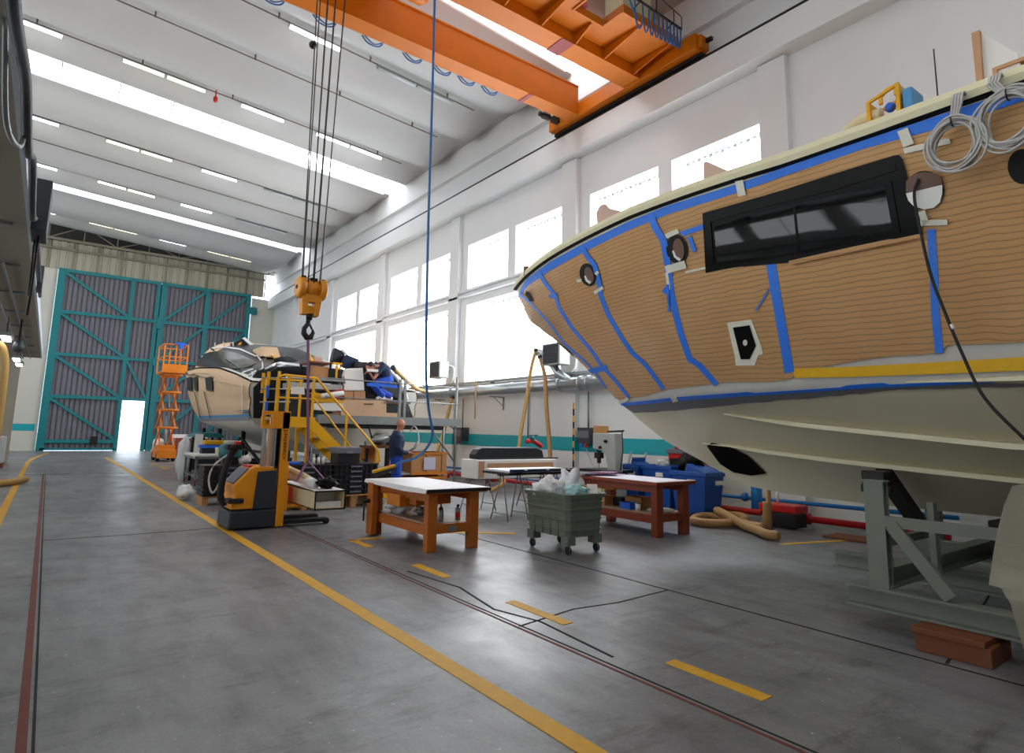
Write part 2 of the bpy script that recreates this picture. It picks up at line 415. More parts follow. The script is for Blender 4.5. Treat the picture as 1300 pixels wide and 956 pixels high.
struct(MB().box(W-.16, W, 6.5, 42, 6.18, 6.26).box(W-.10, W, 6.5, 42, 6.38, 6.44).build('trim_20', 'wall_paint'))
struct(MB().box(W-.10, W, 6.5, 31, 2.98, 3.08).build('trim_21', 'wall_paint'))
struct(MB().prism([(10.97, 9.3), (10.97, 9.95), (W, 9.95), (W, 9.3)], 'xz', -8, 42).build('trim_1', 'wall_paint', None, .01))
struct(MB().box(11.0, 11.06, -8, 42, 9.95, 10.03).build('trim_2', 'black_steel'))
struct(MB().box(W-.18, W, -8, 42, 10.98, 12.3).build('trim_3', 'wall_paint'))
wn = 0
def window(y0, y1, z0, z1, div=0):
    global wn; wn += 1
    wo = struct(MB().box(T1-.06, T1-.02, y0, y1, z0, z1).build('window_%d' % wn, 'window_glazing'))
    f = MB(); t = .05
    f.box(T1-.09, T1-.01, y0, y0+t, z0, z1).box(T1-.09, T1-.01, y1-t, y1, z0, z1).box(T1-.09, T1-.01, y0+t, y1-t, z0, z0+t).box(T1-.09, T1-.01, y0+t, y1-t, z1-t, z1)
    f.build('window_frame', 'white_metal', wo)
    b = MB()
    n = int((y1-y0)/.16)
    for i in range(n): b.box(T1-.075, T1-.062, y0+.05+i*.16, y0+.15+i*.16, z1-.085-.03*(i % 2), z1-.05)
    b.build('blind_edge', 'grey_steel', wo)
for p in bays:
    y0, y1 = p+.3, p+5.5
    window(y0, y1, 3.12, 5.92); window(y0, y0+2.4, 6.5, 8.1); window(y0+2.8, y1, 6.5, 8.1)

lwl = struct(MB().box(-8.2, -8, -8, 42.3, 0, 13.6).build('wall_left', 'wall_paint'))
for i in range(1, 7):  # unseen glowing panes and frames, added to light the near hull from the left
    for z0, z1 in ((1.2, 3.4), (5.4, 8.6)):
        wn += 1; lw = struct(MB().box(-7.99, -7.96, -7+6.2*i, -2+6.2*i, z0, z1).build('window_%d' % wn, 'left_fill_glazing'))
        f = MB()
        for k in range(3): f.box(-7.98, -7.93, -7+6.2*i+2.45*k, -6.92+6.2*i+2.45*k, z0, z1)
        f.box(-7.98, -7.93, -7+6.2*i, -2+6.2*i, z0-.05, z0).box(-7.98, -7.93, -7+6.2*i, -2+6.2*i, z1, z1+.05).build('window_frame', 'white_metal', lw)
struct(MB().box(-8, 12, -8.2, -8, 0, 13.6).build('wall_back', 'wall_paint'))
# far wall round the gate
YF = 42.0
fw = MB().box(-8, -.39, YF, YF+.25, 0, 10.1).box(9.95, W, YF, YF+.25, 0, 9.9).box(-8, W, YF, YF+.05, 11.6, 13.6)
fwo = struct(fw.build('wall_far', 'far_wall_paint'))
struct(MB().box(-8, -.52, YF-.012, YF, 1.06, 1.43).build('painted_stripe', 'teal_paint', fwo))
def corrugated(x0, x1, z0, z1, y, pitch=.2, amp=.03):
    row = []; x = x0
    while x < x1-pitch*.5:
        for f, d in ((0, 0), (.62, 0), (.72, amp), (.9, amp)): row.append((min(x1, x+f*pitch), d))
        x += pitch
    row.append((x1, 0))
    return [[(x, y+d, z0) for x, d in row], [(x, y+d, z1) for x, d in row]]
hd = struct(MB().sheet(corrugated(-3.2, 10.6, 10.02, 11.62, YF-.08, .4, .05), .01, False).build('wall_far_cladding', 'sheet_cladding'))
hp = MB()
for i in range(12): hp.box(-2.1+1.16*i-.03, -2.1+1.16*i+.03, YF-.2, YF-.1, 10.02, 11.6)
hp.box(-3.2, 10.6, YF-.24, YF-.1, 11.12, 11.24)
hp.build('cladding_rail', 'truss_steel', hd)
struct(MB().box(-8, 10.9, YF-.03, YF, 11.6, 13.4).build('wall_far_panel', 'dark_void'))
wn += 1
struct(MB().box(10.72, 11.0, YF-.02, YF+.0, 9.95, 11.5).build('window_%d' % wn, 'window_glazing'))
# gate
gate = struct(MB().sheet(corrugated(-.3, 3.25, .05, 10.0, YF-.06, .24, .07), .01, False).sheet(corrugated(3.25, 4.5, 2.9, 10.0, YF-.06, .24, .07), .01, False)
              .build('door_1', 'gate_sheet'), 'left leaf of the tall teal framed sliding gate')
gate2 = struct(MB().sheet(corrugated(4.5, 9.8, .05, 10.0, YF-.06, .24, .07), .01, False).build('door_2', 'gate_sheet'), 'right leaf of the tall teal framed sliding gate')
def gbar(par, a, b, w=.18, y=YF-.16):
    MB().bar((a[0], y, a[1]), (b[0], y, b[1]), .12, w, up=(0, 0, 1)).build('frame_bar', 'gate_teal', par) if abs(a[0]-b[0]) > abs(a[1]-b[1])*.02 else \
        MB().box(a[0]-w/2, a[0]+w/2, y-.06, y+.06, min(a[1], b[1]), max(a[1], b[1])).build('frame_bar', 'gate_teal', par)
HZ = [.52, 2.95, 5.27, 7.64, 9.98]
gbar(gate, (-.2, 0), (-.2, 10.08), .36); gbar(gate, (3.22, 0), (3.22, 10), .2); gbar(gate, (4.55, 0), (4.55, 10.08), .2); gbar(gate2, (4.86, 0), (4.86, 10.08), .3); gbar(gate2, (7.27, 0), (7.27, 10), .26); gbar(gate2, (9.72, 0), (9.72, 10.08), .24)
for z in HZ:
    gbar(gate, (-.2, z), (3.22, z), .19, YF-.17)
    if z > 1: gbar(gate, (3.22, z), (4.55, z), .17, YF-.17)
    gbar(gate2, (4.86, z), (9.72, z), .19, YF-.17)
gbar(gate, (-.2, .1), (3.2, .1), .12)
for i in range(4):
    z0, z1 = HZ[i], HZ[i+1]
    gbar(gate, (-.05, z1-.1), (3.15, z0+.1), .15, YF-.14)
    gbar(gate2, (4.95, z0+.1), (7.2, z1-.1), .15, YF-.14); gbar(gate2, (7.35, z0+.1), (9.65, z1-.1), .15, YF-.14)
gbar(gate, (3.3, 5.2), (4.48, 3.0), .13, YF-.14)
MB().box(4.6, 4.9, YF-.3, YF-.22, 7.2, 7.9).box(4.6, 4.9, YF-.3, YF-.22, 5.0, 5.5).build('hinge_plate', 'gate_teal', gate2)
MB().box(9.85, 10.25, YF-.25, YF-.05, 8.8, 9.25).build('track_bracket', 'gate_teal', gate2)
MB().box(2.0, 2.35, YF-.3, YF-.2, .35, .8).build('lock_box', 'black_steel', gate)
# truss
tr = MB(); ty = YF-.55
zt = lambda x: 12.60-.0755*x
tr.bar((-4, ty, 11.62), (10.7, ty, 11.62), .1, .14)
tr.bar((-4, ty, zt(-4)), (10.7, ty, zt(10.7)+.02), .1, .12)
for i in range(9):
    x = -2.6+1.6*i
    if zt(x)-11.62 > .12: tr.bar((x, ty, 11.62), (x, ty, zt(x)), .05)
    if i % 2 == 0: tr.bar((x, ty, zt(x)), (x+1.6, ty, 11.64), .045)
    else: tr.bar((x, ty, 11.64), (x+1.6, ty, zt(x+1.6)), .045)
tro = struct(tr.build('trim_4', 'truss_steel'), 'steel lattice truss above the gate')

# ceiling: concrete wing tiles hanging between joints, glazed strips between some of them
S0, SLOPE = 12.74, .0755
zr = lambda x: S0-SLOPE*x
XE = 11.24
groups = [[-8, -4.3, -1.4], [.2, 3.5, 6.1, 8.5, 10.75], [12.35, 15.75, 18.1, 20.9, 22.88], [24.45, 27.55, 30.0, 32.65, 34.98], [36.3, 39.8, 42.2]]
cl = MB()
for g in groups:
    for ya, yb in zip(g, g[1:]):
        xs = [-8, -4, 0, 4, 8, 10.0, 10.3, 10.55, 10.75, 10.88, 10.96, 11.0, XE]
        rows = []
        for x in xs:
            k = 1.0 if x < 10.0 else math.sqrt(max(0, 1-((x-10.0)/1.0)**2)) if x < 11.0 else 0
            d = .21*(yb-ya)*k
            rows.append([(x, ya+(yb-ya)*j/14, zr(x)-d*math.sin(PI*j/14)**1.5) for j in range(15)])
        cl.sheet([r[::-1] for r in rows], .0)
    ya, yb = g[0], g[-1]
    cl.add([(-8, ya, zr(-8)+.05), (XE, ya, zr(XE)+.05), (XE, yb, zr(XE)+.05), (-8, yb, zr(-8)+.05), (-8, ya, zr(-8)+.3), (XE, ya, zr(XE)+.3), (XE, yb, zr(XE)+.3), (-8, yb, zr(-8)+.3)],
           [(3, 2, 1, 0), (4, 5, 6, 7), (0, 1, 5, 4), (1, 2, 6, 5), (2, 3, 7, 6), (3, 0, 4, 7)])
ceil = struct(cl.build('ceiling', 'ceiling_concrete'))
for a, b in ((g[-1], h[0]) for g, h in zip(groups, groups[1:])):
    wn += 1
    p = MB().add([(-8, a-.02, zr(-8)+.14), (XE-.1, a-.02, zr(XE)+.14), (XE-.1, b+.02, zr(XE)+.14), (-8, b+.02, zr(-8)+.14), (-8, a-.02, zr(-8)+.17), (XE-.1, a-.02, zr(XE)+.17), (XE-.1, b+.02, zr(XE)+.17), (-8, b+.02, zr(-8)+.17)],
                 [(3, 2, 1, 0), (4, 5, 6, 7), (0, 1, 5, 4), (1, 2, 6, 5), (2, 3, 7, 6), (3, 0, 4, 7)])
    so = struct(p.build('window_%d' % wn, 'skylight_glazing'))
    f = MB()
    for i in range(12):
        x = -7.2+1.6*i
        if x < XE-.2: f.bar((x, a, zr(x)+.12), (x, b, zr(x)+.12), .03, .02)
    f.bar((-8, (a+b)/2-.3, zr(-8)+.125), (XE-.1, (a+b)/2-.3, zr(XE)+.125), .02, .02)
    f.build('glazing_bar', 'grey_steel', so)
    struct(MB().bar((-8, b-.04, zr(-8)+.02), (XE-.3, b-.04, zr(XE-.3)+.02), .06, .12).build('skylight_kerb', 'white_metal', so))
# conduit along the joints
for y in (15.75, 18.1, 20.9, 27.55, 30.0, 32.65, 39.8):
    q = MB().tube([(-4, y-.07, zr(-4)-.17), (10.0, y-.07, zr(10)-.17)], .02, 6)
    for i in range(5): q.box(-1.4+2.6*i-.02, -1.4+2.6*i+.02, y-.09, y-.05, zr(-1.4+2.6*i)-.19, zr(-1.4+2.6*i)+.04)
    struct(q.build('ceiling_conduit', 'joint_pipe', ceil))

# fluorescent battens
def lamp(x0, x1, y, warm, lit, label):
    xc = (x0+x1)/2; z = zr(xc)-.26; L = x1-x0; t = thing('ceiling_lamp', label, 'lamp', (xc, y-.08, z), 0, 'fluorescent lamps on the ceiling')
    b = MB(); n = 2 if L > 2 else 1
    for k in range(n):
        a, c = x0+L*k/n+.02, x0+L*(k+1)/n-.02
        b.prism([(y-.08-.09, 0), (y-.08+.09, 0), (y-.08+.05, .07), (y-.08-.05, .07)], 'yz', a, c)
    def sl(m): m.v = [Vector((v.x, v.y, v.z+(z if v.z < 5 else 0)-(v.x-xc)*SLOPE)) for v in m.v]; return m
    sl(b).build('housing', 'grey_steel', t)
    for k in range(n):
        a, c = x0+L*k/n+.05, x0+L*(k+1)/n-.05
        d = MB().tube([(a, y-.08, -.02), (c, y-.08, -.02)], .055, 8)
        sl(d).build('tube', ('tube_warm' if warm else 'tube_white') if lit else 'plastic_clear', t)
    return t
rn = {15.75: 'row nearest the crane', 20.9: 'row before near skylight', 27.55: 'row behind near skylight',
      32.65: 'row before far skylight', 39.8: 'last row above the gate truss'}
for y in (15.75, 20.9, 27.55, 32.65, 39.8):
    lamp(4.05, 5.52, y, False, True, 'single white ceiling batten, third from left, '+rn[y])
    if y > 16:
        lamp(-2.2, -.76, y, False, True, 'single white ceiling batten at far left, '+rn[y])
        lamp(.65, 3.02, y, True, True, 'double yellowish ceiling batten, second from left, '+rn[y])
    lit = y in (20.9, 39.8)
    lamp(6.6, 9.2, y, y > 30, lit, ('double lit ceiling batten at right end, ' if lit else 'double unlit ceiling batten at right end, ')+rn[y])
tag(MB().tube([(3.28, 20.75, 12.35), (3.28, 20.75, 12.12)], .02, 6).lathe([(.05, 11.95), (.07, 12.0), (.06, 12.12)], (3.28, 20.75, 0), 10).build('alarm_beacon', 'red_paint'), 'small red beacon hanging from the ceiling between two lamps', 'beacon')

# left gallery slab, its fascia, cables and lamps
sl = struct(MB().box(-8, -.46, -8, 30, 4.0, 4.28).build('trim_5', 'slab_concrete'), 'concrete gallery slab overhead at the left')
struct(MB().box(-.46, -.42, -8, 30, 3.99, 4.30).build('fascia', 'slab_edge', sl))
q = MB()
for i in range(9): q.box(-1.1, -.6, 7+2.6*i, 7.04+2.6*i, 3.96, 4.0)
q.tube([(-1.05, 4, 3.95), (-1.0, 30, 3.95)], .025, 6); q.tube([(-.8, 12, 3.96), (-.78, 30, 3.96)], .015, 6)
struct(q.build('conduit', 'grey_steel', sl))
struct(MB().box(-8, -1.05, 30.0, 30.2, 0, 4.28).build('trim_6', 'slab_concrete'), 'grey partition under the gallery')
struct(MB().box(-8, -1.75, 29.96, 30.0, .9, 1.95).build('opening', 'dark_void', bpy.data.objects['trim_6']))
for (y, n) in ((18.9, 'nearest'), (25.2, 'middle'), (27.4, 'farthest')):
    t = thing('gallery_lamp', 'short lit batten hanging under the left gallery slab, %s of the three' % n, 'lamp', (-1.0, y, 3.5), 0, 'lamps under the left gallery')
    MB().box(-1.12, -.88, y-.55, y+.55, 3.52, 3.6).build('housing', 'grey_steel', t)
    MB().box(-1.08, -.92, y-.5, y+.5, 3.48, 3.52).build('tube', 'tube_white', t)
    MB().bar((-1, y, 3.6), (-1, y, 4.0), .02).build('hanger', 'black_steel', t)
t = thing('busbar_cable', 'thick dark cable looping along the edge of the left gallery slab', 'cable', (-.36, 4, 3.5))
MB().tube(spline([(-.34, 2.6, 3.9), (-.35, 3.6, 3.6), (-.36, 5.09, 3.85), (-.36, 6.2, 3.75), (-.37, 7.2, 4.0), (-.37, 8.4, 3.8), (-.38, 9.6, 4.05), (-.38, 12, 4.05), (-.4, 16, 4.15)]), .035, 8).build('sheath', 'forklift_grey', t)
MB().tube(spline([(-.46, 4.6, 3.98), (-.42, 5.0, 3.5), (-.38, 5.6, 3.55), (-.38, 6.0, 3.8)]), .018, 8).build('branch', 'grey_steel', t)
t = thing('junction_box', 'dark grey electrical box hanging at the edge of the left gallery slab', 'electrical box', (-.36, 9.6, 3.85))
MB().box(-.41, -.25, 9.2, 9.9, 3.85, 4.5).build('case', 'forklift_grey', t, .01)
MB().tube([(-.33, 9.5, 3.85), (-.33, 9.6, 3.3), (-.35, 9.9, 2.9)], .015, 6).tube([(-.37, 9.7, 3.85), (-.37, 10.2, 3.2)], .015, 6).build('lead', 'black_steel', t)
tag(MB().box(-.42, -.34, 14.0, 14.4, 3.95, 4.4).build('cable_trolley', 'box_dark'), 'small dark trolley block on the fascia of the left gallery', 'cable trolley')
t = thing('hanging_hose', 'yellow suction hose hanging from the left gallery to the floor', 'hose', (-1.0, 18.7, 0))
MB().tube(spline([(-1.35, 19, 3.2), (-1.1, 18.8, 3.35), (-.95, 18.8, 2.9), (-.92, 18.8, 1.6), (-.93, 18.9, .5), (-.92, 19.0, .12), (-.6, 19.4, .09), (-.3, 20.2, .09)]), .085, 10).build('hose_body', 'hose_beige', t)
MB().lathe([(.05, 3.2), (.11, 3.27), (.12, 3.36), (.07, 3.48)], (-.75, 18.9, 0), 12).build('suction_head', 'forklift_grey', t)
MB().bar((-.75, 18.9, 3.45), (-.75, 18.9, 4.0), .04).build('support_rod', 'black_steel', t)
t = thing('wrapped_pallet', 'pallet of goods in clear film under the left gallery', 'pallet', (-1.4, 27, 0))
MB().box(-1.75, -1.05, 26.6, 27.6, .16, 1.05).build('wrapped_load', 'plastic_clear', t, .04)
b = MB()
for i in range(3): b.box(-1.75+.3*i, -1.65+.3*i, 26.6, 27.6, 0, .1)
b.box(-1.75, -1.05, 26.6, 27.6, .1, .15); b.build('pallet_deck', 'block_wood', t)

# ================================================================== THE NEAR YACHT
XC = 7.9
def yacht_curves(xc, B, ys, stem, zoff=0):
    pass
def plan(B, y0, y1, p):
    return lambda y: B if y <= y0 else B*max(0.0, 1-((y-y0)/(y1-y0))**p)
STERN = -3.5
# longitudinal feature curves: (half breadth, height, y of the end on the stem)
feats = [
    (lambda y: 0.0, lambda y: lerp1([(-4, .78), (3.5, .78), (4.4, .80), (5.0, .86)], y), 5.0),
    (plan(1.0, 0, 6.42, 2.0), lambda y: lerp1([(-4, 1.12), (0, 1.20), (1.7, 1.24), (2.3, 1.27), (3.44, 1.33), (4.96, 1.43), (6.42, 1.44)], y), 6.42),
    (plan(1.5, 0, 6.95, 2.2), lambda y: lerp1([(-4, 1.42), (0, 1.50), (1.6, 1.54), (3.17, 1.68), (4.82, 1.84), (6.95, 1.77)], y), 6.95),
    (plan(2.0, 0, 7.35, 2.3), lambda y: 2.055, 7.35),
    (plan(2.12, 1., 9.9, 2.2), lambda y: lerp1([(-4, 3.18), (0, 3.22), (1.25, 3.25), (2, 3.28), (4.2, 3.47), (4.9, 3.54), (6.9, 3.73), (8.9, 3.82), (9.9, 3.85)], y), 9.9),
    (plan(2.25, 1.5, 10.45, 2.2), lambda y: lerp1([(-4, 4.24), (1, 4.24), (2.3, 4.24), (3, 4.26), (3.6, 4.31), (4.6, 4.385), (5.4, 4.44), (6.7, 4.49), (7.9, 4.545), (9.4, 4.60), (10.45, 4.62)], y), 10.45),
]
NS = 64
def hull_rows(side):
    rows = []
    curves = []
    for b, z, ye in feats:
        pts = []
        for i in range(NS+1):
            s = i/NS; s = 1-(1-s)**1.6; y = STERN+(ye-STERN)*s
            pts.append(Vector((side*b(y), y, z(y))))
        curves.append(pts)
    stem_fix = [(5.0, .86), (6.42, 1.44), (6.95, 1.77), (7.35, 2.06), (9.9, 3.80), (10.45, 4.62)]
    sub = [5, 3, 3, 10, 7]
    for k in range(len(curves)-1):
        A, Bc = curves[k], curves[k+1]
        for j in range(sub[k]):
            t = j/sub[k]; r = []
            for i in range(NS+1):
                s = i/NS; p = A[i].lerp(Bc[i], t)
                if k == 3:   # topsides: hollow flare forward, stem rounded to follow the photo
                    e = 4*t*(1-t); fw_ = max(0, (s-.35)/.65)**2
                    p = p + Vector((-side*.10*fw_*e*(1-s), 0, .0)) + Vector((0, -.02*e*fw_, .10*e*fw_))
                if k == 4:
                    e = 4*t*(1-t); p = p + Vector((side*.03*e*(1-max(0, (s-.9)/.1)), 0, 0))
                if k == 0 and abs(p.x) > 0: pass
                r.append(p)
            rows.append(r)
    rows.append(curves[-1])
    return [[Vector((XC-p.x if side > 0 else XC-p.x, p.y, p.z)) for p in r] for r in rows]
port = hull_rows(1); star = hull_rows(-1)
yt = thing('yacht', 'large white yacht on a steel cradle, its topsides wrapped in brown cardboard with blue tape', 'boat', (XC, 3, .78))
hb = MB(); hb.sheet(port); hb.sheet([r[::-1] for r in star])
n0 = [r[0] for r in port]; n1 = [r[0] for r in star]
hb.add(n0+n1[::-1], [tuple(range(len(n0)+len(n1)))])
dk = []
for i in range(NS+1):
    a, c = port[-1][i], star[-1][i]; dk.append([a.lerp(c, t/4)+Vector((0, 0, .02+.10*math.sin(PI*t/4)*min(1, abs(a.x-XC)))) for t in range(5)])
hull = hb.build('hull', 'gelcoat_cream', yt)
MB().sheet(dk, 0).build('deck', 'plywood_pale', yt)
tree = BVHTree.FromPolygons([v for r in port for v in r], [(i*(NS+1)+j, i*(NS+1)+j+1, (i+1)*(NS+1)+j+1, (i+1)*(NS+1)+j) for i in range(len(port)-1) for j in range(NS)])
TREE = [tree]
def onhull(px, py, off=.0):
    tree = TREE[0]; d = ray(px, py).normalized(); h = tree.ray_cast(CPOS, d)
    if h[0] is None:
        best = None
        for t in range(30, 140):
            p = CPOS+d*(t*.1); q = tree.find_nearest(p)
            if best is None or q[3] < best[3]: best = q
        h = best
    n = h[1]
    if n.dot(d) > 0: n = -n
    return h[0]+n*off
def dense(line, n):
    P = [Vector((a, b, 0)) for a, b in line]; L = [0]
    for a, b in zip(P, P[1:]): L.append(L[-1]+(b-a).length)
    out = []
    for i in range(n+1):
        s = L[-1]*i/n; k = 0
        while k < len(P)-2 and L[k+1] < s: k += 1
        t = (s-L[k])/max(1e-6, L[k+1]-L[k]); q = P[k].lerp(P[k+1], t); out.append((q.x, q.y))
    return out
def ruled(b, la, lb, n, m, off, th):
    A, Bq = dense(la, n), dense(lb, n); rows = []
    for j in range(m+1):
        t = j/m; rows.append([onhull(a[0]*(1-t)+c[0]*t, a[1]*(1-t)+c[1]*t, off) for a, c in zip(A, Bq)])
    # keep the outer face outward
    n_ = (rows[0][1]-rows[0][0]).cross(rows[1][0]-rows[0][0])
    if n_.dot(rows[0][0]-CPOS) > 0: rows = [r[::-1] for r in rows]
    return b.sheet(rows, th)
def strip(b, line, wpx, n, off, th):
    c = dense(line, n); A, Bq = [], []
    for i in range(n+1):
        p, q = c[max(0, i-1)], c[min(n, i+1)]; dx, dy = q[0]-p[0], q[1]-p[1]; l = math.hypot(dx, dy) or 1
        wv = wpx if not isinstance(wpx, (list, tuple)) else wpx[0]+(wpx[1]-wpx[0])*i/n
        A.append((c[i][0]-dy/l*wv/2, c[i][1]+dx/l*wv/2)); Bq.append((c[i][0]+dy/l*wv/2, c[i][1]-dx/l*wv/2))
    rows = [[onhull(x, y, off) for x, y in A], [onhull(x, y, off) for x, y in c], [onhull(x, y, off) for x, y in Bq]]
    n_ = (rows[0][1]-rows[0][0]).cross(rows[1][0]-rows[0][0])
    if n_.dot(rows[0][0]-CPOS) > 0: rows = [r[::-1] for r in rows]
    return b.sheet(rows, th)
def disc(b, cx, cy, rx, ry, off, th, n=24, rings=3, rot=0, poly=None):
    vs = [onhull(cx, cy, off)]; fs = []
    for k in range(1, rings+1):
        for i in range(n):
            a = 2*PI*i/n; x, y = rx*math.cos(a)*k/rings, ry*math.sin(a)*k/rings
            vs.append(onhull(cx+x*math.cos(rot)-y*math.sin(rot), cy+x*math.sin(rot)+y*math.cos(rot), off))
    def F(vs_, o):
        f = [(o, o+1+i, o+1+(i+1) % n) for i in range(n)]
        for k in range(rings-1): f += [(o+1+k*n+i, o+1+(k+1)*n+i, o+1+(k+1)*n+(i+1) % n, o+1+k*n+(i+1) % n) for i in range(n)]
        return f
    N = len(vs); back = [v+(v-CPOS).normalized()*th for v in vs]
    b.add(vs+back, F(vs, 0)+F(vs, N)+[(1+(rings-1)*n+i, 1+(rings-1)*n+(i+1) % n, N+1+(rings-1)*n+(i+1) % n, N+1+(rings-1)*n+i) for i in range(n)], False); return b
def polydisc(b, pts, off, th, rings=4, per=6):
    cx = sum(p[0] for p in pts)/len(pts); cy = sum(p[1] for p in pts)/len(pts); ring = []
    for p, q in zip(pts, pts[1:]+pts[:1]):
        for i in range(per): ring.append((p[0]+(q[0]-p[0])*i/per, p[1]+(q[1]-p[1])*i/per))
    n = len(ring); vs = [onhull(cx, cy, off)]
    for k in range(1, rings+1):
        for x, y in ring: vs.append(onhull(cx+(x-cx)*k/rings, cy+(y-cy)*k/rings, off))
    N = len(vs); back = [v+(v-CPOS).normalized()*th for v in vs]
    def F(o):
        f = [(o, o+1+i, o+1+(i+1) % n) for i in range(n)]
        for k in range(rings-1): f += [(o+1+k*n+i, o+1+(k+1)*n+i, o+1+(k+1)*n+(i+1) % n, o+1+k*n+(i+1) % n) for i in range(n)]
        return f
    return b.add(vs+back, F(0)+F(N)+[(1+(rings-1)*n+i, 1+(rings-1)*n+(i+1) % n, N+1+(rings-1)*n+(i+1) % n, N+1+(rings-1)*n+i) for i in range(n)])

# rub rail along the sheer, port and starboard
def railrow(rows, up0, up1, out):
    s = rows[-1]; a, c = [], []
    res = []
    for i, p in enumerate(s):
        o = Vector((p.x-XC, 0, 0)); o = (o.normalized() if o.length > .02 else Vector((-1 if rows is port else 1, 0, 0)))
        q0 = s[max(0, i-1)]; q1 = s[min(NS, i+1)]; t = (q1-q0).normalized(); nn = Vector((t.y, -t.x, 0))
        if nn.x*(1 if rows is star else -1) < 0: nn = -nn
        res.append([p+nn*out+V(0, 0, up0), p+nn*(out+.02)+V(0, 0, (up0+up1)/2), p+nn*out+V(0, 0, up1), p-nn*.06+V(0, 0, up1), p-nn*.06+V(0, 0, up0-.02)])
    return res
for rows_, sd in ((port, 1), (star, -1)):
    rr = railrow(rows_, .0, .125, .045)
    if sd > 0: rr = [r[::-1] for r in rr]
    MB().sheet([r+[r[0]] for r in rr], 0, False).build('rub_rail', 'rail_wood', yt)
    rr = railrow(rows_, -.012, .004, .047)
    if sd > 0: rr = [r[::-1] for r in rr]
    MB().sheet([r+[r[0]] for r in rr], 0, False).build('rail_seam', 'hole_black', yt)
# spray rails on the bottom
def spray(idx, y0, name='spray_rail'):
    sub = [5, 3, 3, 10, 7]; ri = sum(sub[:idx]); 
    for rows_, sg in ((port, -1), (star, 1)):
        r = rows_[ri]; below = rows_[ri-1]; sec = []
        for i, p in enumerate(r):
            if p.y > y0: break
            f = 1.35*min(1, (y0-p.y)/1.2); dn = (below[i]-p).normalized()
            sec.append([p+V(0, 0, .0), p+V(sg*.055*f, 0, -.012), p+V(sg*.055*f, 0, -.035*f-.012), p+dn*.10*f])
        if sg < 0: sec = [q[::-1] for q in sec]
        MB().sheet(sec, 0, False).build(name, 'gelcoat_rail', yt)
spray(1, 5.6); spray(2, 4.9); spray(3, 2.3)

# cardboard cover: lower sheet and overhanging upper sheet
TOPT = [(657, 378), (668, 356), (700, 333), (740, 311), (800, 282), (850, 262), (940, 234), (1000, 213), (1100, 179), (1200, 146), (1297, 114), (1330, 102)]
KNU = [(662, 392), (690, 385), (745, 375), (800, 362), (850, 351), (900, 343), (1000, 330), (1090, 315), (1172, 298), (1235, 284), (1330, 268)]
BOT = [(662, 394), (700, 442), (760, 486), (785, 507), (818, 502), (850, 493), (885, 489), (925, 484), (980, 484), (1008, 480), (1012, 472), (1080, 459), (1130, 452), (1197, 448), (1203, 438), (1330, 433)]
b = MB(); ruled(b, TOPT, KNU, 90, 8, .015, .008)
b.build('cardboard_cover', 'cardboard', yt)
b = MB(); ruled(b, KNU, BOT, 110, 18, .03, .012)
b.build('cardboard_cover', 'cardboard', yt)
# film and tapes below the cardboard
CH = [(790, 513), (860, 505), (960, 498), (1110, 488), (1200, 484), (1330, 478)]
b = MB(); ruled(b, [(800, 506), (850, 491), (885, 487), (980, 482), (1080, 457), (1200, 436), (1330, 431)], CH, 60, 4, .012, .005); b.build('masking_film', 'white_film', yt)
b = MB(); ruled(b, [(1008, 468), (1080, 465), (1197, 459), (1330, 451)], [(1012, 479), (1080, 478), (1197, 474), (1330, 469)], 30, 2, .034, .004); b.build('yellow_tape', 'yellow_tape', yt)
b = MB(); strip(b, CH, 3.4, 60, .032, .004); b.build('waterline_tape', 'blue_tape', yt)
b = MB(); jag = lambda pts: [(x, y+random.uniform(-1, 1)) for x, y in dense(pts, 40)]
ruled(b, [(790, 514), (860, 506), (960, 499), (1110, 489), (1200, 485), (1330, 479)], jag([(806, 524), (860, 520), (905, 516), (960, 510), (1060, 501), (1150, 493), (1200, 492), (1330, 489)]), 60, 2, .018, .004); b.build('grey_tape', 'grey_tape', yt)
# blue tape: along the sheer and down the seams
b = MB(); ruled(b, [(x, y-1) for x, y in TOPT], [(x, y+(9 if x < 700 else 10 if x < 1150 else 16)) for x, y in TOPT], 80, 2, .022, .004); b.build('sheer_tape', 'blue_tape', yt)
def tape(line, wp, off=.036, nm='seam_tape', mt='blue_tape', n=30):
    b = MB(); strip(b, line, wp, n, off, .003); return b.build(nm, mt, yt)
tape([(686, 344), (693, 358), (705, 372), (708, 378), (712, 390), (728, 415), (752, 443), (765, 462), (785, 484), (801, 504)], (4.5, 4))
tape([(743, 316), (748, 326), (757, 335), (763, 358), (765, 375), (775, 400), (793, 430), (805, 447), (822, 462), (845, 493)], (6, 5))
tape([(830, 276), (833, 287), (845, 305), (850, 335), (852, 352), (856, 380), (866, 420), (878, 455), (890, 462), (912, 487)], (9, 7))
tape([(661, 372), (676, 385), (700, 410), (718, 435), (745, 458), (758, 472), (772, 492)], 2.6, .036)
tape([(749, 471), (773, 465)], 7); tape([(700, 376), (710, 373)], 5, .045)
tape([(867, 297), (885, 291), (901, 286)], 6.5, .03); tape([(877, 300), (884, 319)], 5.5, .03)
tape([(981, 333), (988, 375), (996, 420), (1005, 472)], 12); tape([(1184, 291), (1188, 350), (1190, 400), (1195, 448)], 10.5)
tape([(851, 360), (853, 395)], 2.5, .05, 'loose_tape_end'); tape([(963, 394), (972, 380), (980, 366)], 1.8, .05, 'loose_tape_end')
tape([(846, 366), (854, 372)], 8, .045, 'loose_tape_end')
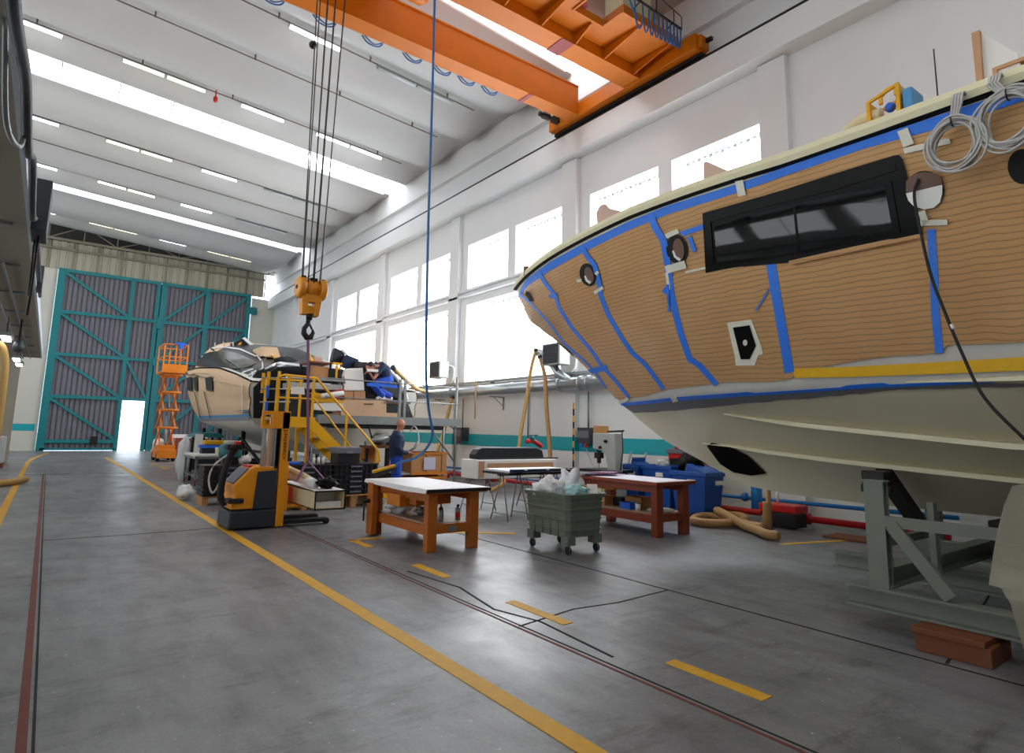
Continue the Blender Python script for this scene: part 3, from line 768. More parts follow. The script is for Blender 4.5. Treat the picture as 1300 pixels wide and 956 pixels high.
for ln, wd in (([(941, 230), (945, 249)], 10), ([(1148, 166), (1156, 186)], 14), ([(1150, 193), (1180, 186), (1208, 180)], 7), ([(848, 342), (873, 335)], 10), ([(849, 345), (853, 372)], 3.5),
               ([(848, 300), (864, 293)], 6), ([(757, 371), (768, 364)], 4), ([(735, 356), (741, 355)], 4), ([(759, 348), (762, 344)], 4), ([(873, 345), (900, 339)], 3), ([(1170, 283), (1205, 282)], 7), ([(1172, 268), (1178, 285)], 9), ([(855, 506), (862, 504)], 5), ([(785, 511), (800, 505)], 4)):
    tape(ln, wd, .04, 'masking_tape', 'white_tape', 8)
# the long side window behind black film
b = MB(); ruled(b, [(895, 271), (905, 268), (1000, 241), (1060, 222), (1143, 197), (1148, 203)], [(899, 346), (935, 339), (1010, 333), (1090, 316), (1174, 298)], 40, 12, .042, .008); wf = b.build('window_surround', 'black_film', yt)
b = MB(); ruled(b, [(910, 288), (960, 272), (1060, 249), (1128, 237)], [(914, 333), (1000, 325), (1060, 311), (1137, 290)], 30, 10, .047, .004); b.build('window_pane', 'dark_glass', wf)
b = MB()
strip(b, [(903, 276), (908, 336)], 5, 8, .052, .007); strip(b, [(1130, 232), (1142, 296)], 9, 8, .052, .007); strip(b, [(908, 335), (1000, 324), (1060, 312), (1142, 294)], 5, 30, .052, .007)
strip(b, [(902, 278), (960, 262), (1060, 238), (1140, 213)], 9, 30, .050, .006); strip(b, [(1012, 262), (1018, 322)], 3, 8, .051, .005); b.build('window_frame', 'black_film', wf)
b = MB(); ruled(b, [(1007, 331), (1090, 313), (1174, 296)], [(1007, 336), (1090, 320), (1174, 302)], 20, 2, .075, .01); b.build('cardboard_lip', 'cardboard', yt)
# portholes
def porthole(cx, cy, rx, ry, rot, kind):
    b = MB(); disc(b, cx, cy, rx+2, ry+2, .036, .01, rot=rot); o = b.build('porthole_rim', 'hole_black', yt)
    if kind == 'tube':
        q = MB(); disc(q, cx+rx*.25, cy+.5, rx*.62, ry*.85, .046, .004, rot=rot); q.build('porthole_lining', 'inside_brown', o)
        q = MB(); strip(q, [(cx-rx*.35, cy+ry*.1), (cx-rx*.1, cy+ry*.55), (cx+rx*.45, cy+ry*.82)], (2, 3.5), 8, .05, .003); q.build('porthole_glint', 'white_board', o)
    if kind == 'open':
        q = MB(); polydisc(q, [(1153, 231), (1156, 228), (1163, 222), (1176, 219), (1190, 221), (1197, 226), (1199, 234), (1153, 246)], .046, .004, 3, 4); q.build('porthole_lining', 'inside_brown', o)
        q = MB(); polydisc(q, [(1153, 246), (1199, 235), (1199, 246), (1196, 257), (1188, 264), (1176, 266), (1163, 262), (1156, 255)], .046, .004, 3, 4); q.build('porthole_lining', 'white_board', o)
    return o
porthole(749, 348, 8.5, 12.5, R(-15), 'tube'); porthole(862, 316, 11.5, 16.5, R(-5), 'tube'); porthole(1176, 242, 22.5, 22.5, 0, 'open'); porthole(1300, 212, 17, 20, 0, 'dark')
b = MB(); polydisc(b, [(670, 368), (674, 371), (678, 378), (680, 382), (675, 382), (672, 377), (669, 374)], .04, .004, 2, 3); b.build('torn_hole', 'hole_black', yt)
b = MB(); polydisc(b, [(705, 430), (714, 435), (728, 446), (732, 453), (724, 451), (710, 441)], .045, .03, 2, 3); b.build('anchor_roller', 'black_steel', yt)
b = MB(); polydisc(b, [(898, 565), (905, 561), (925, 565), (950, 577), (974, 600), (955, 603), (932, 599), (915, 588)], .02, .02, 4, 5); b.build('thruster_cover', 'black_film', yt)
b = MB(); polydisc(b, [(926, 409), (957, 405), (970, 440), (972, 449), (966, 450), (961, 463), (937, 463), (936, 452)], .038, .004, 3, 5); vt = b.build('vent_tape', 'white_tape', yt)
b = MB(); polydisc(b, [(934, 415), (955, 412), (963, 438), (955, 455), (944, 455)], .045, .005, 3, 5); b.build('vent_cover', 'black_film', vt)
b = MB(); disc(b, 950, 434, 3, 4, .05, .004, 10, 1); b.build('vent_mark', 'white_tape', vt)

# what lies on the deck behind the rail
def deck_point(px, py, x): return XP(px, py, x)
def slab_between(name, pts, depth, mt, label, cat, x, group=None):
    P = [XP(a, c, x) for a, c in pts]; poly = [(p.y, p.z) for p in P]
    return tag(MB().prism(poly, 'yz', x, x+depth).build(name, mt), label, cat, group)
slab_between('plywood_bulkhead', [(760, 303), (757, 270), (763, 260), (768, 259), (772, 264), (797, 270), (806, 283)], .03, 'pink_board', 'small pinkish curved board standing on the yacht deck near the bow', 'board', 6.45)
slab_between('plywood_bulkhead', [(893, 240), (893, 206), (898, 205), (936, 222), (935, 232)], .035, 'pink_board', 'pinkish triangular board standing on the yacht deck above the long window', 'board', 6.2)
slab_between('plywood_strip', [(820, 266), (828, 255), (860, 246), (892, 232), (893, 237), (860, 252), (840, 260)], .05, 'plywood', 'thin strip of plywood lying on the yacht deck between two pinkish boards', 'board', 6.15)
slab_between('plywood_sheet', [(1240, 112), (1233, 42), (1243, 38), (1248, 112)], .05, 'plywood', 'upright plywood edge standing on the yacht deck left of the brown box', 'board', 5.95)
slab_between('white_sheet_board', [(1248, 110), (1243, 39), (1292, 68), (1300, 100), (1262, 112)], .03, 'white_board', 'white panel leaning beside the plywood edge on the yacht deck', 'board', 6.0)
t = thing('wooden_box', 'open brown plywood box on the yacht deck at the right edge', 'box', tuple(XP(1290, 105, 6.0)))
p0, p1 = XP(1262, 112, 5.98), XP(1266, 84, 5.98); y1_ = p0.y; zt_ = p1.z
for nm, bx in (('box_side', (5.98, 6.9, y1_-.03, y1_, p0.z-.1, zt_)), ('box_top', (5.98, 6.9, y1_-.9, y1_-.03, zt_-.03, zt_)), ('box_base', (5.98, 6.9, y1_-.9, y1_-.03, p0.z-.12, p0.z-.02))):
    MB().box(*bx).build(nm, 'plywood', t)
MB().box(6.85, 6.88, y1_-.9, y1_-.03, p0.z-.02, zt_-.03).build('box_back', 'hole_black', t)
q = XP(1120, 147, 6.15)
t = thing('air_blower', 'yellow portable blower with a blue motor on the yacht deck', 'blower', tuple(q))
z0 = q.z-.12; yb = q.y
fr = MB(); u0, u1 = XP(1103, 152, 6.15).y, XP(1146, 140, 6.15).y
ya_, yb_ = max(u0, u1), min(u0, u1)
fr.box(6.1, 6.4, yb_, ya_, z0, z0+.05).box(6.1, 6.4, yb_, yb_+.035, z0+.05, z0+.36).box(6.1, 6.4, ya_-.035, ya_, z0+.05, z0+.28)
fr.bar((6.12, ya_, z0+.28), (6.12, yb_, z0+.37), .03); fr.bar((6.38, ya_, z0+.28), (6.38, yb_, z0+.37), .03)
fr.build('frame', 'pendant_yellow', t, .006)
MB().tube([(6.25, yb_+.06, z0+.42), (6.25, (ya_+yb_)/2, z0+.42), (6.25, ya_-.06, z0+.36)], .022, 8).bar((6.25, yb_+.08, z0+.33), (6.25, yb_+.08, z0+.42), .03).bar((6.25, ya_-.08, z0+.29), (6.25, ya_-.08, z0+.36), .03).build('handle', 'pendant_yellow', t)
MB().box(6.12, 6.4, yb_-.10, yb_-.01, z0+.02, z0+.30).build('motor', 'boat_blue', t, .02)
MB().ball((6.2, (ya_+yb_)/2-.03, z0+.2), .05).build('impeller', 'blue_bright', t)
MB().tube(spline([(6.2, ya_-.1, z0+.16), (6.2, ya_+.05, z0+.17), (6.2, ya_+.16, z0+.14), (6.2, ya_+.26, z0+.05), (6.2, ya_+.3, z0-.08)]), .065, 12).build('outlet_hose', 'beige_carton', t)
q = XP(1191, 128, 6.1)
tag(MB().tube([(6.1, q.y, q.z-.1), (6.1, q.y, XP(1191, 60, 6.1).z)], .006, 6).build('thin_rod', 'black_steel'), 'thin upright black rod standing on the yacht deck', 'rod')
q = XP(801, 268, 6.4)
tag(crumple(.07, q, (1, 1, .8), 4).build('black_cloth_knob', 'navy_cloth'), 'small dark blue lump on the rail beside the curved pink board', 'cap')
q = XP(668, 342, 7.3)
tag(MB().box(q.x-.03, q.x+.03, q.y-.04, q.y+.04, q.z-.12, q.z+.06).build('wood_peg', 'block_wood'), 'tiny brown wooden peg on the tip of the bow rail', 'peg')

# coils of grey cable hung over the rail
def coil(cx, cy, rpx, x, turns, lab, hx, hy, seed):
    rnd = random.Random(seed); c = XP(cx, cy, x); rad = (XP(cx, cy-rpx, x)-c).length; t = thing('cable_coil', lab, 'cable coil', tuple(c), 0)
    b = MB()
    for k in range(turns):
        rr = rad*rnd.uniform(.80, 1.03); ox, oz = rnd.uniform(-.03, .03), rnd.uniform(-.04, .02); sq = rnd.uniform(.75, 1.0)
        xo = x-rnd.uniform(0, .07); ph = rnd.uniform(0, 6)
        pts = [Vector((xo+.012*math.sin(3*a+ph), c.y+ox+rr*sq*math.cos(a), c.z+oz+rr*math.sin(a))) for a in [2*PI*i/36 for i in range(36)]]
        b.tube(pts, .0095, 6, True)
    b.build('coils', 'grey_cable', t)
    h = XP(hx, hy, x); g = MB()
    for i in range(4):
        dy = -.03+.02*i
        g.tube(spline([(x-.03, c.y+dy*.6, c.z+rad*.8), (x-.03, h.y+dy, (h.z+c.z+rad)/2), (x-.02, h.y+dy, h.z-.05), (x+.06, h.y+dy, h.z+.03), (x+.2, h.y+dy, h.z-.05)]), .0095, 6)
    g.build('hanging_tail', 'grey_cable', t)
    MB().tube([Vector((x-.03+.05*math.cos(a), c.y+.0, c.z+rad*.86+.045*math.sin(a))) for a in [2*PI*i/12 for i in range(12)]], .005, 5, True).build('tie', 'black_steel', t)
coil(1214, 183, 33, 5.50, 9, 'smaller coil of grey cable hung over the rail left of the bigger coil', 1215, 120, 1)
coil(1284, 152, 36, 5.50, 13, 'bigger coil of grey cable hung over the rail at the right edge', 1262, 97, 2)
t = thing('black_power_cable', 'black cable hanging out of the round opening down over the cardboard hull', 'cable', (5.5, 1.7, 1.5))
cpts = [onhull(1170, 228, .06), onhull(1167, 250, .10), XP(1170, 300, 5.62), XP(1182, 350, 5.58), XP(1197, 390, 5.56), XP(1222, 450, 5.56), XP(1250, 505, 5.56), XP(1300, 557, 5.56), XP(1345, 600, 5.6)]
MB().tube(spline(cpts), .012, 8).build('lead', 'dark_rubber', t)
q0, q1 = XP(1207, 412, 5.56), XP(1210, 418, 5.56); MB().tube([q0, q1], .015, 8).build('label_sleeve', 'white_board', t)

# ------------------------------------------------------------------ cradle under the near yacht
t = thing('boat_cradle', 'grey green welded steel cradle under the near yacht', 'cradle', (5.6, 1, .17))
MB().ibeam((5.6, -2.2, .26), (5.6, 2.62, .26), .16, .17, .018).build('base_beam', 'cradle_steel', t)
MB().ibeam((7.0, -2.2, .26), (7.0, 3.4, .26), .16, .17, .018).ibeam((8.8, -2.2, .26), (8.8, 3.4, .26), .16, .17, .018).build('base_beam', 'cradle_steel', t)
MB().box(5.58, 9.6, 2.28, 2.34, .345, .36).ibeam((5.6, 2.36, .43), (9.6, 2.36, .43), .14, .15, .016).build('cross_beam', 'cradle_steel', t)
MB().ibeam((5.6, 0, .43), (9.6, 0, .43), .14, .15, .016).build('cross_beam', 'cradle_steel', t)
for y in (2.36, -.2, -1.9):
    b = MB(); b.box(5.55, 5.57, y-.075, y+.075, .345, 1.19).box(5.63, 5.65, y-.075, y+.075, .345, 1.19).box(5.57, 5.63, y-.008, y+.008, .345, 1.19).box(5.54, 5.66, y-.085, y+.085, 1.19, 1.205)
    b.build('post', 'cradle_steel', t)
MB().bar((5.58, 2.3, .88), (5.58, -1.9, .88), .06, .085).build('rail', 'cradle_steel', t)
MB().bar((5.56, 2.24, .86), (5.56, 1.86, .37), .05, .1).build('brace', 'cradle_steel', t)
MB().bar((5.56, -.2, .86), (5.56, .9, .37), .05, .1).build('brace', 'cradle_steel', t)
for y, xs in ((2.9, (6.9,)), (1.2, (6.6, 7.2)), (2.2, (6.3,))):
    for x in xs:
        MB().bar((x, y, .35), (x, y, 1.0), .09, .05, (0, 1, 0)).build('inner_post', 'cradle_steel', t)
MB().bar((6.9, 2.9, .34), (6.9, 2.9, 1.14), .1, .1).build('inner_post', 'cradle_steel', t)
MB().box(6.80, 7.0, 2.78, 3.0, 1.08, 1.22).box(6.84, 6.96, 2.75, 3.03, 1.0, 1.08).build('hull_pad', 'black_steel', t, .01)
MB().bar((6.98, 2.86, 1.2), (7.75, 2.86, .66), .10, .16, (0, 1, 0)).build('hull_arm', 'black_steel', t)
MB().bar((6.95, 2.9, .95), (6.2, 2.6, .36), .07).bar((7.0, 2.9, .5), (8.6, 2.9, .5), .08).build('brace', 'cradle_steel', t)
MB().box(7.7, 8.1, 1.6, 2.2, .36, .75).build('keel_block', 'black_steel', t)
MB().box(9.35, 9.5, 3.2, 3.35, 0, .95).build('outer_post', 'cradle_steel', t)
t = thing('wooden_block', 'reddish brown wooden block under the end of the cradle beam', 'block', (5.6, 1.8, 0))
MB().box(5.33, 5.75, 1.57, 2.04, .0, .13).build('lower_timber', 'block_wood', t, .006)
MB().box(5.31, 5.74, 1.60, 2.06, .13, .17).build('upper_plank', 'block_wood', t, .004)
# canvas draped over a bench at the right edge
t = thing('draped_canvas', 'pale grey canvas hanging in folds over a trestle at the right edge', 'canvas', (4.9, 1.0, 0))
top = [(1285, 617), (1262, 690), (1256, 735)]
P = lambda a, c, x: XP(a, c, x)
e0 = [P(1285, 617, 4.80), P(1275, 645, 4.79), P(1266, 680, 4.77), P(1260, 710, 4.75), P(1255, 739, 4.73), P(1270, 742, 4.73), P(1283, 765, 4.74), P(1292, 800, 4.76), P(1302, 835, 4.78)]
rows = []
for j in range(9):
    s = j/8; rows.append([Vector((q.x+.05*math.sin(5*s*3+i*.5)*s+.12*s, q.y-.62*s*(1+.0*i), q.z-(.06 if i else 0)*s+.02*math.sin(7*s+i))) for i, q in enumerate(e0)])
MB().sheet([r[::-1] for r in rows], .006).build('hanging_fold', 'canvas', t)
tp = e0[0]; MB().sheet([[tp+V(0, 0, 0), tp+V(.0, -.62, 0)], [tp+V(.62, .02, 0), tp+V(.62, -.62, 0)]], .008).build('top_fold', 'canvas', t)
b = MB().box(tp.x+.04, tp.x+.6, tp.y-.72, tp.y-.03, tp.z-.05, tp.z-.01)
for lx, ly in ((.08, -.08), (.55, -.08), (.08, -.68), (.55, -.68)): b.box(tp.x+lx-.03, tp.x+lx+.03, tp.y+ly-.03, tp.y+ly+.03, 0, tp.z-.05)
tag(b.build('work_trestle', 'bench_wood'), 'orange brown wooden trestle hidden under the canvas at the right edge', 'trestle')

# ================================================================== OVERHEAD CRANE
t = thing('overhead_crane', 'orange double girder travelling crane under the ceiling', 'crane', (4, 10.4, 10))
def girder(y0, y1, z0, z1):
    b = MB(); b.box(-7.8, 10.72, y0, y1, z0, z0+.03).box(-7.8, 10.72, y0+.02, y1-.02, z0+.03, z1-.03).box(-7.8, 10.72, y0, y1, z1-.03, z1)
    return b.build('girder', 'crane_orange', t)
girder(11.50, 11.95, 10.13, 10.98); g2 = girder(9.33, 9.86, 10.16, 11.02)
MB().box(9.0, 9.12, 11.5, 11.96, 10.115, 10.13).box(8.2, 8.55, 9.32, 9.87, 10.145, 10.16).build('painted_band', 'crane_red', t)
b = MB(); b.box(10.72, 11.14, 7.7, 12.75, 10.12, 10.5).box(10.80, 11.10, 7.6, 7.7, 10.15, 10.45); b.build('end_carriage', 'crane_orange', t, .01)
MB().box(10.93, 11.1, 7.7, 12.75, 10.03, 10.12).build('wheel_guard', 'black_steel', t)
for y in (8.1, 12.4): MB().lathe([(.16, 0), (.18, .02), (.18, .1), (.16, .12)], (10.97, y, 10.2), 18, 'x').build('wheel', 'black_steel', t)
MB().lathe([(.06, 0), (.07, .04), (.07, .12)], (10.95, 12.75, 10.25), 10, 'y').build('buffer', 'dark_rubber', t)
q = MB().lathe([(.08, 0), (.1, .04), (.1, .24), (.07, .28), (.07, .36), (.04, .38)], (10.3, 12.35, 10.3), 14, 'x')
q.v = [Vector((20.7-v.x, v.y, v.z)) for v in q.v]; q.f = [tuple(reversed(f)) for f in q.f]
q.bar((10.5, 12.35, 10.3), (10.76, 12.35, 10.3), .16); q.build('drive_motor', 'black_steel', t, .0)
# walkway on the camera side of the second girder
b = MB().box(3.0, 8.0, 8.2, 9.33, 10.45, 10.49).box(8.0, 8.9, 8.8, 9.33, 10.45, 10.49).box(8.9, 10.75, 8.2, 9.33, 10.45, 10.49); b.build('walkway', 'crane_orange', t)
for x, yo in ((5.6, 8.2), (6.6, 8.2), (7.6, 8.2), (8.6, 8.8), (9.5, 8.2), (10.5, 8.2)): MB().prism([(9.33, 10.19), (9.33, 10.45), (yo+.05, 10.45), (yo+.05, 10.40)], 'yz', x, x+.03).build('walkway_rib', 'crane_orange', t)
MB().box(3.0, 8.0, 8.16, 8.2, 10.42, 10.75).box(8.0, 8.04, 8.16, 8.8, 10.42, 10.75).box(8.04, 8.9, 8.76, 8.8, 10.42, 10.6).box(8.9, 10.75, 8.16, 8.2, 10.42, 10.62).build('walkway_fascia', 'crane_orange', t)
MB().bar((8.3, 8.76, 10.6), (8.05, 8.5, 10.72), .16, .05).build('bracket', 'crane_red', t)
eb = MB().box(8.95, 9.85, 8.22, 8.75, 10.66, 11.4).build('electrical_cabinet', 'crane_cream', t)
MB().box(8.93, 9.87, 8.2, 8.78, 10.49, 10.66).build('cabinet_base', 'crane_orange', eb)
fy_ = 7.98
MB().bar((8.7, fy_, 10.74), (10.62, fy_, 10.68), .03, .05).bar((9.2, fy_, 10.7), (9.2, 8.2, 10.6), .025).bar((10.3, fy_, 10.7), (10.3, 8.2, 10.6), .025).bar((9.75, fy_, 10.7), (9.75, fy_, 11.4), .02).bar((9.75, fy_, 11.15), (10.6, fy_, 11.0), .015).bar((10.62, fy_, 11.0), (10.62, fy_, 10.68), .015).bar((10.35, fy_, 11.04), (10.35, fy_, 10.7), .015).build('festoon_rail', 'black_steel', t)
lx = [9.05, 9.3, 9.5, 9.66, 9.82, 9.96, 10.1, 10.22, 10.34, 10.46, 10.58]
for i, (a, c) in enumerate(zip(lx, lx[1:])):
    z = 10.68; dd = .62-.012*i
    MB().tube(spline([(a, fy_, z), (a+.01, fy_, z-dd*.6), ((a+c)/2, fy_, z-dd), (c-.01, fy_, z-dd*.6), (c, fy_, z)]), .018, 6).build('festoon_loop', 'blue_cable', t)
MB().tube(spline([(8.85, 8.1, 11.4), (8.87, 8.05, 10.9), (8.98, 8.0, 10.5), (9.15, 8.0, 10.3)]), .02, 6).build('cable_drop', 'blue_cable', t)
MB().bar((11.0, 7.7, 10.35), (11.0, 7.45, 10.35), .08).build('buffer', 'black_steel', t)
for x in (2.5, 3.6, 4.7, 5.7, 6.5, 7.2, 7.9):
    MB().tube(spline([(x, 12.08, 10.2), (x+.12, 12.08, 10.09), (x+.28, 12.08, 10.06), (x+.42, 12.08, 10.1), (x+.5, 12.08, 10.2)]), .018, 6).tube(spline([(x, 12.02, 10.2), (x+.16, 12.02, 10.1), (x+.3, 12.02, 10.07), (x+.5, 12.02, 10.2)]), .016, 6).build('festoon_loop', 'blue_cable', t)
# hoist trolley between the girders
tr_ = MB().box(2.4, 4.9, 9.5, 11.75, 11.03, 11.15).box(2.5, 4.8, 9.95, 10.0, 10.9, 11.03).box(2.5, 4.8, 11.35, 11.4, 10.9, 11.03)
tr_.build('trolley_frame', 'crane_orange', t); MB().lathe([(.3, 0), (.34, .05), (.3, .1), (.3, 1.7), (.34, 1.75), (.3, 1.8)], (2.9, 10.75, 10.75), 24, 'x').build('rope_drum', 'crane_orange', t)
MB().lathe([(.18, 0), (.26, .1), (.26, .7), (.18, .8)], (4.75, 10.7, 10.75), 20, 'x').build('hoist_motor', 'crane_orange', t)
MB().lathe([(.2, 0), (.2, 1.6)], (2.7, 10.15, 10.78), 16, 'x').build('sheave_bar', 'black_steel', t)

# hook block on its ropes
HX, HY = 3.42, 10.42
t = thing('hook_block', 'orange crane hook block hanging on black wire ropes', 'hook block', (HX, HY, 3.1))
b = MB().lathe([(.15, -.245), (.185, -.225), (.19, -.20), (.185, -.13)], (HX, HY, 3.93), 24, 'x')
b.build('sheave_guard', 'hook_orange', t); MB().lathe([(.185, .13), (.19, .20), (.185, .225), (.15, .245)], (HX, HY, 3.93), 24, 'x').build('sheave_guard', 'hook_orange', t)
MB().lathe([(.15, -.13), (.15, .13)], (HX, HY, 3.93), 20, 'x').build('sheave_drum', 'hook_orange', t)
MB().lathe([(.03, -.26), (.04, -.245), (.04, .245), (.03, .26)], (HX, HY, 3.93), 12, 'x').build('axle_cap', 'black_steel', t)
b = MB(); b.prism([(HX-.17, 3.86), (HX+.17, 3.86), (HX+.165, 3.68), (HX-.165, 3.68)], 'xz', HY-.09, HY+.09)
b.prism([(HX-.165, 3.68), (HX-.06, 3.68), (HX-.05, 3.46), (HX-.155, 3.46)], 'xz', HY-.09, HY+.09).prism([(HX+.165, 3.68), (HX+.06, 3.68), (HX+.05, 3.44), (HX+.13, 3.44)], 'xz', HY-.09, HY+.09)
b.prism([(HX-.15, 3.62), (HX+.15, 3.62), (HX+.14, 3.48), (HX-.14, 3.48)], 'xz', HY-.06, HY+.06)
b.build('block_cheeks', 'hook_orange', t, .006)
MB().box(HX-.2, HX-.13, HY-.1, HY+.1, 3.98, 4.12).box(HX-.05, HX+.07, HY-.1, HY+.1, 3.95, 4.1).box(HX+.14, HX+.2, HY-.1, HY+.1, 3.96, 4.1).build('rope_keeper', 'black_steel', t)
MB().lathe([(.05, 3.5), (.06, 3.45), (.05, 3.38)], (HX, HY, 0), 12).tube([(HX, HY, 3.42), (HX-.02, HY, 3.3), (HX-.07, HY, 3.22), (HX-.075, HY, 3.14), (HX-.02, HY, 3.07), (HX+.05, HY, 3.08), (HX+.085, HY, 3.16), (HX+.07, HY, 3.22)], [.045, .04, .045, .05, .055, .05, .035, .015], 10).build('hook', 'black_steel', t)
MB().tube([(HX+.06, HY, 3.22), (HX+.0, HY-.01, 3.32)], .018, 8).build('safety_latch', 'black_steel', t)
bx = [-.205, -.12, -.10, -.02, .0, .06, .10, .19]; tx = [-.34, -.16, -.12, -.02, .03, .14, .22, .33]
for i, (a, c) in enumerate(zip(bx, tx)):
    MB().tube([(HX+a, HY+(.12 if i % 2 else -.12), 4.0), (HX+c, HY+(.16 if i % 2 else -.2), 10.5)], .011, 5).build('wire_rope', 'rope_steel', t)
MB().ball((HX-.33, HY-.18, 8.3), .07).build('rope_stop', 'black_steel', t)
t = thing('lifting_sling', 'purple webbing sling hanging from the crane hook down to the load', 'sling', (HX, HY, .8))
LX, LY = 3.42, 10.0
MB().bar((HX-.0, HY, 3.1), (LX, LY, 1.0), .045, .012).build('strap', 'purple_webbing', t)
MB().bar((LX, LY, 1.02), (LX-.20, LY-.1, .70), .05, .012).bar((LX, LY, 1.02), (LX+.26, LY-.15, .70), .05, .012).build('strap_leg', 'purple_webbing', t)

# pendant control of the crane on its long blue cable
t = thing('pendant_control', 'yellow and black crane pendant control on a long blue cable above the orange bench', 'pendant control', (4.25, 8.6, 1))
A = ZP(488, 604, .88); B_ = ZP(519, 594, 1.02); B_ = Vector((B_.x*.93, B_.y*.93, 1.02)); 
A = Vector((3.98, 8.75, .90)); B_ = Vector((4.33, 8.72, .99))
d = (B_-A).normalized()
MB().bar(A, B_, .085, .05).build('casing', 'pendant_yellow', t, .012); MB().bar(A+V(-.0, -.045, -.04), B_+V(0, -.045, -.04), .03, .055).build('button_face', 'black_plastic', t, .006)
MB().lathe([(.018, .0), (.02, .02)], tuple(A.lerp(B_, .72)+V(0, 0, .02)), 10).build('stop_button', 'red_paint', t)
MB().tube(spline([B_, B_+d*.1+V(0, 0, .03), (4.62, 8.5, 1.15), (4.72, 8.3, 1.45), (4.55, 8.15, 1.9), (4.45, 8.1, 2.6), (4.4, 8.1, 4.5), (4.38, 8.12, 7), (4.36, 8.2, 10.6)], 10), .02, 8).build('cable', 'blue_cable', t)

# ================================================================== PALLET STACKER
t = thing('pallet_stacker', 'orange and black walk-behind pallet stacker with tall mast', 'stacker', (2.4, 10.0, 0))
y0, y1 = 9.98, 10.72
MB().prism([(2.28, .02), (2.30, .28), (2.98, .30), (2.98, .02)], 'xz', y0, y1).build('chassis', 'forklift_grey', t, .03, seg=3)
MB().prism([(2.31, .30), (2.31, .43), (2.36, .50), (2.33, .66), (2.55, .90), (2.62, .94), (2.95, .92), (2.95, .30)], 'xz', y0+.03, y1-.03).build('cowl', 'forklift_orange', t, .025, seg=3)
MB().prism([(2.62, .30), (2.66, .86), (2.95, .88), (2.95, .30)], 'xz', y0-.005, y0+.03).build('side_panel', 'forklift_grey', t, .01)
MB().prism([(2.34, .68), (2.54, .895), (2.56, .885), (2.36, .665)], 'xz', y0+.10, y1-.12).xf(Matrix.Translation((-.014, 0, .012))).build('display', 'box_grey', t)
MB().box(2.56, 2.66, y0+.15, y1-.15, .915, .945).build('emergency_button', 'red_paint', t, .008)
MB().tube(spline([(2.30, 10.3, .35), (2.22, 10.3, .5), (2.24, 10.3, .8), (2.30, 10.3, 1.05), (2.38, 10.3, 1.2)]), [.05]*33, 10).build('tiller_arm', 'dark_rubber', t)
MB().box(2.24, 2.46, 10.2, 10.4, 1.18, 1.26).tube([(2.3, 10.1, 1.22), (2.3, 10.5, 1.22)], .035, 8).build('tiller_head', 'dark_rubber', t, .01)
MB().box(2.26, 2.48, y0-.03, y0+.2, .40, .47).build('foot_guard', 'dark_rubber', t, .015)
MB().box(2.36, 2.44, 10.22, 10.36, 1.26, 1.31).build('horn_button', 'red_paint', t, .01)
mast = MB().box(2.97, 3.09, y0-.0, y0+.09, .02, 1.78).build('mast', 'forklift_orange', t, .008)
MB().box(2.97, 3.09, y1-.09, y1, .02, 1.78).build('mast', 'forklift_orange', t, .008)
MB().box(3.0, 3.06, y0+.12, y0+.18, .05, 1.7).box(3.0, 3.06, y1-.18, y1-.12, .05, 1.7).box(2.90, 2.96, y0+.02, y0+.1, .9, 1.55).build('inner_mast', 'black_steel', t)
MB().box(2.66, 3.09, y0+.0, y0+.05, 1.52, 1.58).box(2.66, 3.09, y0, y0+.05, 1.73, 1.79).box(2.66, 2.70, y0, y0+.05, 1.58, 1.73).box(2.82, 3.09, y0, y0+.05, 1.58, 1.73).box(2.97, 3.09, y0+.05, y1, 1.70, 1.79).build('mast_head', 'forklift_orange', t)
MB().box(2.68, 2.95, y0+.02, y0+.03, .93, 1.52).build('clear_guard', 'clear_guard', t)
MB().tube([(2.8, y0+.3, .9), (2.8, y0+.3, 1.55)], .04, 12).build('lift_cylinder', 'grey_steel', t)
MB().box(3.09, 3.14, y0+.02, y1-.02, .25, .62).box(3.09, 3.13, y0+.05, y0+.12, .25, 1.0).build('carriage', 'forklift_orange', t)
MB().box(3.13, 3.75, y0+.06, y0+.22, .285, .33).box(3.13, 3.75, y1-.24, y1-.08, .285, .33).build('fork', 'forklift_orange', t, .008)
for yy in (y0+.02, y1-.2): MB().box(3.0, 3.82, yy, yy+.16, .04, .10).lathe([(.045, 0), (.05, .01), (.05, .1), (.045, .11)], (3.8, yy+.02, .05), 14, 'y').build('support_leg', 'dark_rubber', t, .01)
cu = bpy.data.curves.new('mast_lettering', 'FONT'); cu.body = 'JUNGHEINRICH'; cu.size = .066; cu.extrude = .001; cu.offset = .0015; cu.align_x = 'CENTER'; cu.align_y = 'CENTER'
_tmp = bpy.data.objects.new('lettering_source', cu); me_ = bpy.data.meshes.new_from_object(_tmp); bpy.data.objects.remove(_tmp)
me_.materials.clear(); me_.materials.append(M['text_dark']); lo = bpy.data.objects.new('mast_lettering', me_); COL.objects.link(lo); lo.parent = t
lo.location = Vector((3.03, y0-.003, 1.27))-FRAME[t.name]; lo.rotation_euler = (R(90), R(90), 0)
t2 = thing('duct_section', 'cream rectangular metal duct section lying on the stacker forks', 'duct', (3.5, 10, .33))
x0, x1, ya, yb, za, zb = 3.30, 3.76, 9.22, 10.9, .335, .60
b = MB().box(x0, x0+.012, ya, yb, za, zb).box(x1-.012, x1, ya, yb, za, zb).box(x0, x1, ya, yb, za, za+.012).box(x0, x1, ya, yb, zb-.012, zb); b.build('duct_shell', 'beige_carton', t2)
b = MB().box(x0-.01, x1+.01, ya-.012, ya, za-.01, za+.012).box(x0-.01, x1+.01, ya-.012, ya, zb-.012, zb+.01).box(x0-.01, x0+.012, ya-.012, ya, za, zb).box(x1-.012, x1+.01, ya-.012, ya, za, zb); b.build('duct_rim', 'black_steel', t2)
